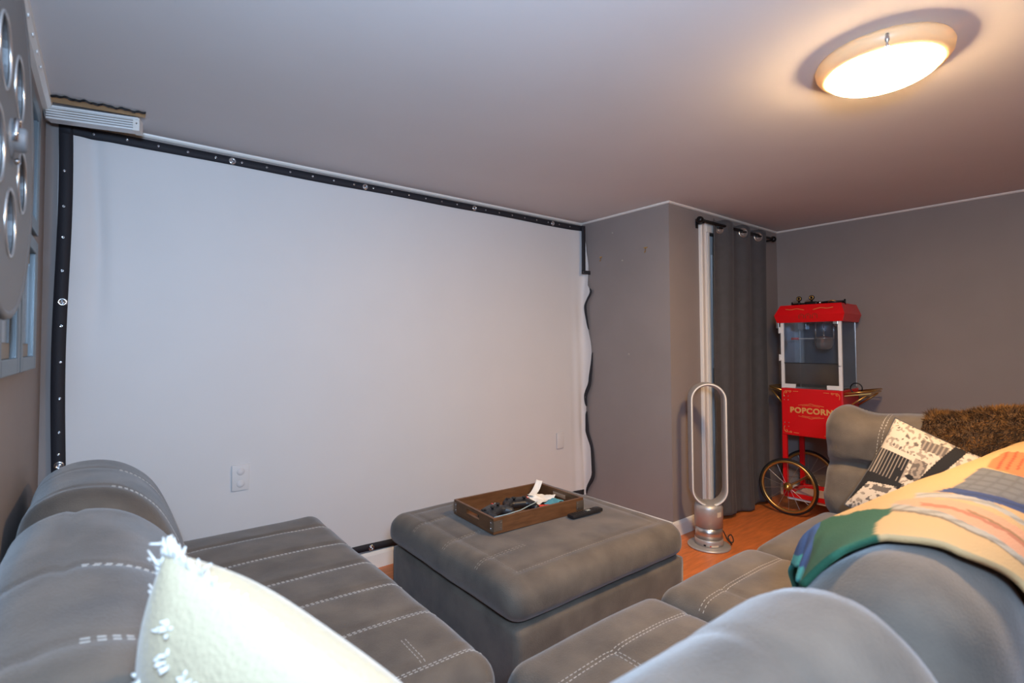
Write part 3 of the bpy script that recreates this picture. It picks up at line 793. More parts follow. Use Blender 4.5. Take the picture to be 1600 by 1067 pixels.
for xg in (3.535, 3.845, 4.105):
    u = (xg-CX0)/(CX1-CX0); p = curt_p(u, .972)
    e = .004; du = curt_p(u+e, .972)-curt_p(u-e, .972); nrm = Vector((du.y, -du.x, 0)).normalized()
    RMt = Matrix.Translation(p+nrm*.003) @ nrm.to_track_quat('Y', 'Z').to_matrix().to_4x4()
    gr = obj('grommet', MB().add(torus((0, 0, 0), .030, .008, 'y', 30, 8, .5), RMt).vf(), m_silver2, curt)
    obj('opening', MB().add(lathe([(0, 0), (.024, 0), (.024, .002), (0, .002)], (0, 0, 0), 24, 'y'), RMt).vf(), m_wall, gr)
    obj('rod_glimpse', MB().add(tube([(-.024, .003, .004), (.024, .003, .004)], .008, 8), RMt).vf(), m_rod, gr)

# ------------------------------------------------------------------ popcorn cart
cart = thing('popcorn_cart', 'red vintage popcorn cart with glass case against the far wall', 'popcorn cart', (4.25, 1.60, 0))
CR = Matrix.Translation((4.25, 1.60, 0)) @ Matrix.Rotation(math.radians(3.0), 4, 'Z')
# local axes: x away from the room (depth), -y to the right in the picture
def pc(name, vf, m, parent=cart, smooth=False, sharp=None): return obj(name, MB().add(vf, CR).vf(), m, parent, smooth, sharp=sharp)
hx, hy = .185, .205
fx = -hx
for (x, y) in ((-hx+.014, hy-.014), (hx-.014, hy-.014), (-hx+.014, -hy+.014), (hx-.014, -hy+.014)):
    pc('leg', box(x-.014, x+.014, y-.016, y+.016, .13 if y > 0 else .0, .60, .003), m_red)
for x in (-hx+.014, hx-.014): pc('bottom_rail', box(x-.012, x+.012, -hy, hy, .125, .155, .003), m_red)
for y in (hy-.014, -hy+.014): pc('cross_rail', box(-hx, hx, y-.012, y+.012, .127, .153, .003), m_red)
pc('bottom_shelf', box(-hx+.02, hx-.02, -hy+.02, hy-.02, .105, .118), m_white)
cab = pc('cabinet', box(-hx, hx, -hy, hy, .59, .945, .004), m_red)
dr = pc('cabinet_door', box(fx-.008, fx-.001, -hy+.003, hy-.003, .594, .94, .003), m_red, cab)
fxd = fx-.008
# lettering and scrolls on the door
def text_mesh(body, size, extr=.0008, offs=.0):
    c = bpy.data.curves.new('lettering', 'FONT'); c.body = body; c.size = size; c.extrude = extr; c.offset = offs; c.align_x = 'CENTER'; c.align_y = 'CENTER'; c.space_character = 1.12
    o = bpy.data.objects.new('lettering', c); COL.objects.link(o); bpy.context.view_layer.update()
    me = bpy.data.meshes.new_from_object(o.evaluated_get(bpy.context.evaluated_depsgraph_get()))
    bpy.data.objects.remove(o); bpy.data.curves.remove(c)
    return me
TX = Matrix(((0, 0, -1, 0), (-1, 0, 0, 0), (0, 1, 0, 0), (0, 0, 0, 1)))     # text x -> -y, text y -> z, text z -> -x
me = text_mesh('POPCORN', .056, .0008, .0022); me.transform(CR @ Matrix.Translation((fxd-.001, .0, .782)) @ TX); me.materials.clear()
lt = link('lettering', me, m_gold, cab, False); tag(lt, 'gold POPCORN lettering')
def scroll(pts, r=.0016): return tube(smooth_path([(fxd-.001, p[0], p[1]) for p in pts], 5), r, 6)
sc = MB()
for s_ in (1, -1):
    for (zz, zs) in ((.925, -1), (.612, 1)):
        y = s_*.165
        sc.add(scroll([(y+.02*s_, zz+.045*zs), (y+.022*s_, zz+.02*zs), (y+.014*s_, zz+.006*zs), (y, zz+.008*zs), (y+.003*s_, zz+.018*zs), (y+.013*s_, zz+.014*zs)]))
        sc.add(scroll([(y+.012*s_, zz), (y-.01*s_, zz+.002*zs), (y-.03*s_, zz), (y-.026*s_, zz+.01*zs), (y-.016*s_, zz+.007*zs)]))
        sc.add(scroll([(y-.045*s_, zz+.002*zs), (y-.08*s_, zz+.001*zs)]))
for (zz, zs) in ((.822, 1), (.742, -1)):
    sc.add(scroll([(-.085, zz), (-.05, zz+.006*zs), (-.02, zz+.009*zs), (0, zz+.015*zs), (.02, zz+.009*zs), (.05, zz+.006*zs), (.085, zz)], .0013))
    sc.add(scroll([(-.06, zz-.004*zs), (-.02, zz+.001*zs), (.02, zz+.001*zs), (.06, zz-.004*zs)], .0011))
for s_ in (1, -1): sc.add(scroll([(s_*.128, .79), (s_*.122, .782), (s_*.128, .774), (s_*.134, .782), (s_*.128, .79)], .0013))
pc('gold_scrollwork', sc.vf(), m_gold, cab, True)
for z in (.87, .67):
    hg = MB()
    for dy in (0, .028):
        for dz in (-.014, .014): hg.add(lathe([(0, 0), (.004, 0), (.003, -.002), (0, -.0025)], (fxd, hy-.022-dy, z+dz), 8, 'x'))
    pc('hinge_screws', hg.vf(), m_silver2, cab, True)
# glass case
zc0, zc1 = .945, 1.445
pw = .022
for (x, y) in ((-hx+.012, hy-.012), (hx-.012, hy-.012), (-hx+.012, -hy+.012), (hx-.012, -hy+.012)):
    pc('case_post', box(x-pw/2, x+pw/2, y-pw/2, y+pw/2, zc0, zc1, .002) if x < 0 else box(x-.004, x+.004, y-.004, y+.004, zc0, zc1, .001), m_white if x < 0 else m_silver2)
pc('case_floor', box(-hx+.006, hx-.006, -hy+.006, hy-.006, zc0, zc0+.012), m_mirror)
bk = MB()
for (ya, yb) in ((hy-.10, hy-.02), (-hy+.02, -hy+.10)): bk.add(box(fx+.0, fx+.016, ya, yb, zc0+.002, zc0+.032, .002))
pc('sill', bk.vf(), m_white)
pc('back_panel', box(hx-.012, hx-.006, -hy+.012, hy-.012, zc0+.01, zc1), mat('satin_steel', (150, 158, 168), .28, .55))
zm = 1.135
pc('pane', box(fx+.006, fx+.010, -hy+.02, hy-.02, zm, zc1-.005), m_glass)
lp = pc('lower_pane', box(fx+.012, fx+.015, -hy+.02, hy-.02, zc0+.034, zm), mat_glass('reflection_tint_acrylic', (176, 162, 152), .22, .2))  # brown tint stands in for the reflection on the lower pane
pc('pane', box(-hx+.02, hx-.02, hy-.012, hy-.008, zc0+.02, zc1-.005), m_glass)
pc('pane', box(-hx+.02, hx-.02, -hy+.008, -hy+.012, zc0+.02, zc1-.005), m_glass)
pc('door_bar', box(fx+.003, fx+.014, -hy+.02, hy-.02, zm-.003, zm+.003), m_dark)
for z in (1.385, 1.175):
    pc('hinge', MB().add(box(fx-.006, fx+.012, hy-.004, hy+.008, z-.022, z+.022, .002)).add(lathe([(0, -.024), (.006, -.024), (.006, .024), (0, .024)], (fx, hy+.008, z), 10)).vf(), m_white)
pc('catch', lathe([(0, 0), (.008, 0), (.008, -.008), (0, -.010)], (fx+.001, -hy+.012, zm-.012), 12, 'x'), m_white, smooth=True)
# kettle, hanger rods, handle
ky, kx = -.055, -.06
m_kettle = mat('polished_kettle', (214, 214, 216), .24, .7)
kt = pc('kettle', lathe([(0, -.085), (.03, -.085), (.052, -.07), (.06, -.04), (.062, 0), (.066, .003), (.066, .008), (.03, .018), (0, .022)], (kx, ky, 1.315), 32), m_kettle, smooth=True)
pc('kettle_lid_knob', lathe([(0, 0), (.006, 0), (.009, .01), (0, .016)], (kx, ky, 1.336), 12), m_chrome, kt, True)
hr = MB()
for dy in (.055, -.065): hr.add(tube([(kx, ky+dy, 1.315), (kx, ky+dy, zc1)], .0055, 10))
hr.add(tube([(kx, ky, 1.33), (kx, ky, zc1)], .0045, 10))
pc('hanger_rod', hr.vf(), m_kettle, smooth=True)
pc('handle_rod', tube([(kx-.03, ky+.06, 1.318), (kx-.05, .10, 1.318)], .005, 10), m_white, kt, True)
pc('handle_grip', tube([(kx-.05, .10, 1.318), (kx-.055, .152, 1.318)], .009, 12), m_red, kt, True)
pc('motor_box', box(-.03, .04, .075, .135, 1.39, zc1, .003), m_silver2)
pc('lamp_tube', lathe([(0, 0), (.012, 0), (.012, .035), (0, .035)], (-.09, -.14, zc1-.04), 14), m_chrome, smooth=True)
# hood: flaring canopy
zh0, zh1 = 1.44, 1.572
hood = MB()
base = [(-hx-.012, -hy-.012), (hx, -hy-.012), (hx, hy+.018), (-hx-.012, hy+.018)]
mid = [(-hx-.030, -hy-.03), (hx, -hy-.03), (hx, hy+.032), (-hx-.030, hy+.032)]
top = [(-hx+.01, -hy+.0), (hx, -hy+.0), (hx, hy-.0), (-hx+.01, hy-.0)]
V = [(x, y, zh0) for x, y in base] + [(x, y, zh0+.055) for x, y in mid] + [(x, y, zh1) for x, y in top]
F = [(3, 2, 1, 0)] + [(a*4+i, a*4+(i+1) % 4, a*4+4+(i+1) % 4, a*4+4+i) for a in (0, 1) for i in range(4)] + [(8, 9, 10, 11)]
hd = pc('hood', (V, F), m_red)
ht = MB()
for k in range(3):      # three dark gold motifs on the front of the hood
    y = .045-.045*k; zz = zh0+.045; xx = -hx-.027
    ht.add(tube(smooth_path([(xx, y-.014, zz-.018), (xx-.002, y-.016, zz+.004), (xx-.001, y-.006, zz+.014), (xx-.001, y+.006, zz+.014), (xx-.002, y+.016, zz+.004), (xx, y+.014, zz-.018)], 4), .0022, 6))
    ht.add(lathe([(0, 0), (.004, 0), (.003, -.003), (0, -.003)], (xx-.001, y, zz+.004), 8, 'x'))
pc('hood_motif', ht.vf(), mat('aged_gold', (128, 62, 30), .5, .3), hd, True)
hs = MB(); 
for s_ in (1, -1): hs.add(tube(smooth_path([(-hx-.015, s_*.03, zh1-.042), (-hx-.014, s_*.08, zh1-.030), (-hx-.012, s_*.12, zh1-.036), (-hx-.012, s_*.16, zh1-.03)], 4), .0018, 6))
pc('hood_scroll', hs.vf(), m_gold, hd, True)
pc('corner_bracket', MB().add(box(-hx-.012, -hx+.012, hy+.006, hy+.026, zh0-.04, zh0+.01, .003)).add(box(-hx-.005, -hx+.02, -hy+.02, -hy+.05, zh0-.02, zh0, .002)).vf(), m_silver2, hd)
# side trays
for s_ in (1, -1):
    ya, yb = s_*(hy+.004), s_*(hy+.105 if s_ > 0 else hy+.155)
    zt = .905; tt = MB()
    tt.add(([(-hx+.02, ya, zt), (hx-.02, ya, zt), (hx-.05, yb, zt+.03 if s_ > 0 else zt+.025), (-hx+.05, yb, zt+.03 if s_ > 0 else zt+.025),
             (-hx+.02, ya, zt+.006), (hx-.02, ya, zt+.006), (hx-.05, yb, zt+.036 if s_ > 0 else zt+.031), (-hx+.05, yb, zt+.036 if s_ > 0 else zt+.031)],
            [(3, 2, 1, 0), (4, 5, 6, 7), (0, 1, 5, 4), (1, 2, 6, 5), (2, 3, 7, 6), (3, 0, 4, 7)]))
    st_ = pc('side_tray', tt.vf(), m_brass)
    zz = zt+.03
    pc('tray_rail', tube([(-hx+.02, ya, zt+.02), (-hx+.05, yb, zz+.015), (hx-.05, yb, zz+.015), (hx-.02, ya, zt+.02)], .006, 8), m_brass, st_, True)
    for x in (-hx+.04, hx-.04): pc('tray_brace', tube([(x, ya, zt-.085), (x, yb*.93, zt+.012)], .006, 8), m_brass, st_, True)
    if s_ < 0:
        pc('cup_holder', torus((-.06, -hy-.05, zt+.055), .036, .004, 'x', 28, 8), m_rod, st_, True)
# wheels: front and back at the left end
m_tyre = m_rubber
for (x, nm) in ((-hx-.045, 'front'), (hx+.030, 'back')):
    c = (x, .155 if nm == 'front' else .165, .212); R_ = .196
    wh = pc('wheel', torus(c, R_+.003, .010, 'x', 64, 10), m_tyre, smooth=True)
    pc('rim', torus((c[0]-.003, c[1], c[2]), R_-.011, .011, 'x', 64, 8), m_brass, wh, True)
    pc('hub', lathe([(0, -.030), (.014, -.028), (.018, -.022), (.018, -.012), (.030, -.010), (.030, .010), (.018, .012), (.018, .022), (0, .024)], c, 24, 'x'), m_brass, wh, True)
    sp = MB()
    for k_ in range(14):
        a = 2*PI*k_/14+.1; d_ = .006 if k_ % 2 else -.006
        sp.add(tube([(c[0]+d_, c[1]+.022*math.cos(a), c[2]+.022*math.sin(a)), (c[0], c[1]+(R_-.014)*math.cos(a+.12), c[2]+(R_-.014)*math.sin(a+.12))], .0016, 5, cap=False))
    pc('spokes', sp.vf(), m_silver2, wh, True)['kind'] = 'stuff'
pc('axle', tube([(-hx-.03, .16, .212), (hx+.02, .16, .212)], .008, 10), m_brass, smooth=True)
# ornament lying on top of the hood
og = thing('metal_ornament', 'black metal movie camera ornament on top of popcorn cart', 'ornament', tuple(CR @ Vector((0, .02, zh1))))
def po(name, vf, m=m_rod, smooth=True): return obj(name, MB().add(vf, CR).vf(), m, og, smooth)
ox = -.09
po('bar', MB().add(tube([(ox, .15, zh1+.009), (ox, .08, zh1+.010), (ox, 0, zh1+.011)], .009, 8)).add(tube([(ox, -.02, zh1+.010), (ox, -.10, zh1+.015), (ox, -.20, zh1+.011)], .0095, 8)).vf())
for (y, h) in ((.10, .052), (.012, .055)):
    po('reel_disc', MB().add(lathe([(0, -.005), (.019, -.005), (.019, .005), (0, .005)], (ox, y, zh1+h), 24, 'x')).vf())
    po('reel_ring', torus((ox-.006, y, zh1+h), .012, .003, 'x', 20, 6), m_brass)
    po('stem', tube([(ox, y, zh1), (ox, y, zh1+h-.012)], [.012, .006], 10))
po('body', soft(ox-.018, ox+.018, -.03, .06, zh1, zh1+.026, .01, None, .008))
po('post', MB().add(tube([(ox, .15, zh1), (ox, .15, zh1+.028)], .006, 8)).add(tube([(ox, -.205, zh1-.01), (ox, -.205, zh1+.030)], .006, 8)).vf())
po('lens', lathe([(0, 0), (.011, 0), (.013, .02), (0, .02)], (ox, -.055, zh1+.014), 16, 'y'), m_chrome)
po('crank', tube([(ox-.01, -.1, zh1+.014), (ox-.014, -.12, zh1+.026), (ox-.012, -.15, zh1+.02)], .004, 8), m_brass)

# ------------------------------------------------------------------ pillows
def pillow_vf(P0, e1, e2, size, thick, nu=90, nv=90, seed=0, pinch=.06, asp=1.):
    """square cushion: corner P0, edges along e1, e2; returns front grid + back grid and uv list"""
    nrm = e1.cross(e2).normalized(); V = []; F = []; UV = []
    for sgn in (1, -1):
        n0 = len(V)
        for j in range(nv):
            for i in range(nu):
                u, v = i/(nu-1), j/(nv-1); a, b = 2*u-1, 2*v-1
                h = max(0, (1-a**4)*(1-b**4))**.55
                h *= thick/2*(1-.25*(a*a+b*b)/2)
                pa = a*(1-pinch*(1-b*b)); pb = b*(1-pinch*(1-a*a))
                p = P0 + e1*size*(pa+1)/2 + e2*size*asp*(pb+1)/2 + nrm*sgn*h
                p = p + wr(p, 5, .006*min(1, h*40), seed)
                V.append(p); UV.append((u, v))
        for j in range(nv-1):
            for i in range(nu-1):
                q = (n0+j*nu+i, n0+j*nu+i+1, n0+(j+1)*nu+i+1, n0+(j+1)*nu+i)
                F.append(q if sgn > 0 else q[::-1])
    return V, F, UV
def paint(o, cols):
    a = o.data.color_attributes.new('print', 'FLOAT_COLOR', 'POINT')
    a.data.foreach_set('color', [c for q in cols for c in (*q, 1.)])
def inside(p, poly):
    x, y = p; r = False; n = len(poly)
    for i in range(n):
        x1, y1 = poly[i]; x2, y2 = poly[(i+1) % n]
        if (y1 > y) != (y2 > y) and x < (x2-x1)*(y-y1)/(y2-y1)+x1: r = not r
    return r
# cream pillow in the near corner
def ray(px, py): return (r2*((px-800)/797.51) - u2*((py-514.96)/797.51) + fw)
CP = Vector((0, 0, CAMZ))
pc0 = CP + ray(258, 860)*.62
e1 = (r2*.92 - u2*.39 - fw*.28).normalized()
v_ = ray(255, 980).normalized()
e2 = (-u2*.80 + v_*.50); e2 = (e2 - e1*e2.dot(e1)).normalized()
V, F, UV = pillow_vf(pc0, e1, e2, .42, .16, 70, 70, 81, -.045)
cpil = thing('throw_pillow', 'cream plush throw pillow with white fringe in near corner', 'pillow', tuple(pc0 + (e1+e2)*.23 - Vector((0, 0, .1))))
obj('cover', (V, F), m_cream, cpil)
fr = MB()
def tuft(p, d, L, r):
    q = p+d*L*.5+Vector((random.uniform(-1, 1), random.uniform(-1, 1), random.uniform(-1, 1)))*L*.18
    fr.add(tube([p, q, p+d*L+Vector((random.uniform(-1, 1), random.uniform(-1, 1), random.uniform(-.5, 1)))*L*.25], [r, r*.9, r*.4], 5))
for i in range(150):
    t = random.random()**1.4
    if i % 2: p = pc0 + e2*.42*t; d = (-e1+e2*random.uniform(-.6, .3))
    else: p = pc0 + e1*.42*t*.45; d = (-e2+e1*random.uniform(-.5, .5))
    tuft(p+e1*random.uniform(0, .012)+e2*random.uniform(0, .012), d.normalized(), random.uniform(.010, .024)*(1.25-t*.7), random.uniform(.002, .0036))
o = obj('fringe', fr.vf(), m_fringe, cpil); o['kind'] = 'stuff'
tree = BVHTree.FromPolygons(V, F); nrmP = e1.cross(e2).normalized()
fr = MB(); sgnN = 1 if nrmP.dot(-fw) > 0 else -1
for (u, v, n_) in ((.16, .10, 9), (.20, .13, 8), (.30, .14, 12), (.44, .13, 16), (.47, .10, 12), (.60, .07, 7), (.11, .30, 4), (.36, .5, 5)):
    for _ in range(n_):
        p = pc0+e1*.42*(u+random.uniform(-.03, .03))+e2*.42*(v+random.uniform(-.02, .02)); h = tree.ray_cast(p+nrmP*sgnN*.4, -nrmP*sgnN)
        if h[0] is not None: tuft(h[0], (h[1]*(1 if h[1].dot(nrmP*sgnN) > 0 else -1)+Vector((random.uniform(-1, 1), random.uniform(-1, 1), 0))).normalized(), random.uniform(.005, .011), .0026)
o = obj('embroidery', fr.vf(), m_fringe, cpil); o['kind'] = 'stuff'

# printed pillow against the far back
pp0 = Vector((2.765, .735, .948)); E1 = Vector((.02, -.25, -.105)).normalized(); E2 = Vector((-.20, .125, -.42)); E2 = (E2-E1*E2.dot(E1)).normalized()
V, F, UV = pillow_vf(pp0, E1, E2, .45, .14, 150, 150, 90, .05)
ppil = thing('throw_pillow', 'black and white city print throw pillow against far back', 'pillow', tuple(pp0+E1*.2+E2*.45))
m_print = mat_vcol('printed_cotton')
cv = obj('cover', (V, F), m_print, ppil)
W_, K_, G_, S_ = lin((196, 182, 164)), lin((26, 25, 28)), lin((96, 88, 82)), lin((146, 133, 120))
def pcol(uv):
    u, v = uv
    n1 = nz((u*9, v*9, 1), 1.); n2 = nz((u*34, v*26, 4), 1.); n3 = nz((u*4, v*5, 9), 1.)
    c = W_
    if n2 > .16: c = S_
    if n2*n1 > .10: c = G_
    if inside(uv, [(.27, .10), (.47, .06), (.50, .16), (.30, .20)]): c = G_ if (u*30) % 1 > .3 else S_
    if inside(uv, [(.0, .34), (.27, .34), (.27, .60), (.0, .60)]): c = K_ if (u*38) % 1 > .3 else S_
    if v < .34 and v > .29 and u < .27: c = W_
    if .30 < u < .40 and .30 < v < .50: c = S_ if n2 < 0 else G_
    if n3+n1*.6 > .18 and v > .45 and u > .2: c = K_
    if inside(uv, [(.0, .60), (.30, .58), (.30, .66), (.06, .70), (.0, .98)]): c = K_
    if inside(uv, [(.06, .70), (.27, .63), (.33, .72), (.30, .88), (.10, .92)]):
        c = W_
        if inside(uv, [(.11, .71), (.24, .67), (.24, .73), (.11, .76)]) or n2 > .25: c = G_
    if inside(uv, [(.50, .02), (.60, .0), (.52, .32), (.44, .58), (.36, .62), (.44, .26)]): c = K_
    return c
paint(cv, [pcol(q) for q in UV])
obj('piping', tube([V[i] for i in list(range(0, 150)) + [150*j+149 for j in range(1, 150)] + [149*150+i for i in range(148, -1, -1)] + [150*j for j in range(148, 0, -1)]], .0035, 6, True), m_curt, ppil)

# ------------------------------------------------------------------ patchwork quilt draped over the row of backs
def crv(P, t):
    n = len(P)-1; f_ = t*n; i = min(n-1, int(f_)); s_ = f_-i
    a = P[max(0, i-1)]; b = P[i]; c = P[i+1]; d = P[min(n, i+2)]
    return tuple(.5*((2*b[k])+(c[k]-a[k])*s_+(2*a[k]-5*b[k]+4*c[k]-d[k])*s_*s_+(3*b[k]-a[k]-3*c[k]+d[k])*s_**3) for k in range(2))
ST = [(.95, [(.085, .56), (.100, .76), (.152, .865), (.235, .922), (.33, .920), (.40, .87), (.45, .81), (.485, .755), (.51, .70)]),
      (1.40, [(.085, .56), (.095, .76), (.148, .880), (.235, .935), (.35, .928), (.45, .88), (.535, .82), (.60, .755), (.63, .69)]),
      (1.80, [(.085, .56), (.090, .76), (.145, .885), (.235, .93), (.34, .925), (.45, .865), (.535, .77), (.59, .65), (.61, .52)]),
      (2.25, [(.085, .56), (.090, .76), (.14, .87), (.22, .915), (.32, .91), (.42, .85), (.50, .75), (.55, .63), (.57, .50)]),
      (2.95, [(.085, .56), (.090, .74), (.13, .85), (.20, .895), (.28, .90), (.37, .85), (.46, .74), (.52, .60), (.55, .50)])]
QX1 = 2.76
def qx0(t):
    P = [(0, 1.36), (.12, 1.30), (.25, 1.20), (.36, 1.13), (.46, 1.10), (.54, 1.0), (.62, 1.0), (.70, 1.12), (.78, 1.29), (.88, 1.41), (1, 1.47)]
    for (a, xa), (b, xb) in zip(P, P[1:]):
        if t <= b: k = (t-a)/(b-a); k = k*k*(3-2*k); return xa+(xb-xa)*k
    return P[-1][1]
def quilt(s, t):
    x0_ = qx0(t); x = x0_+(QX1-x0_)*s
    for (xa, A), (xb, B) in zip(ST, ST[1:]):
        if x <= xb:
            k = (x-xa)/(xb-xa); k = max(0, min(1, k)); pa = crv(A, t); pb = crv(B, t); y = pa[0]+(pb[0]-pa[0])*k; z = pa[1]+(pb[1]-pa[1])*k; break
    p = Vector((x, y, z))
    c_ = max(0, 1-s/.10); p.z -= .05*c_*c_*max(0, min(1, (t-.52)/.16)); p.x += 0
    p += wr(p, 5, .006, 101)
    p.z += .005*math.sin(x*22+y*30)*max(0, t-.5)
    return p
NU, NV = 300, 170
vf = grid(quilt, NU, NV)
q_th = thing('patchwork_quilt', 'yellow patchwork quilt with green, blue and plaid patches over sofa backs', 'quilt', (2.1, .35, .5))
m_quilt = mat_vcol('quilt_cotton', .9, .35, 220)
qo = obj('quilt_cloth', vf, m_quilt, q_th)
QUV = [(i/(NU-1), j/(NV-1)) for j in range(NV) for i in range(NU)]
QPOLY = []
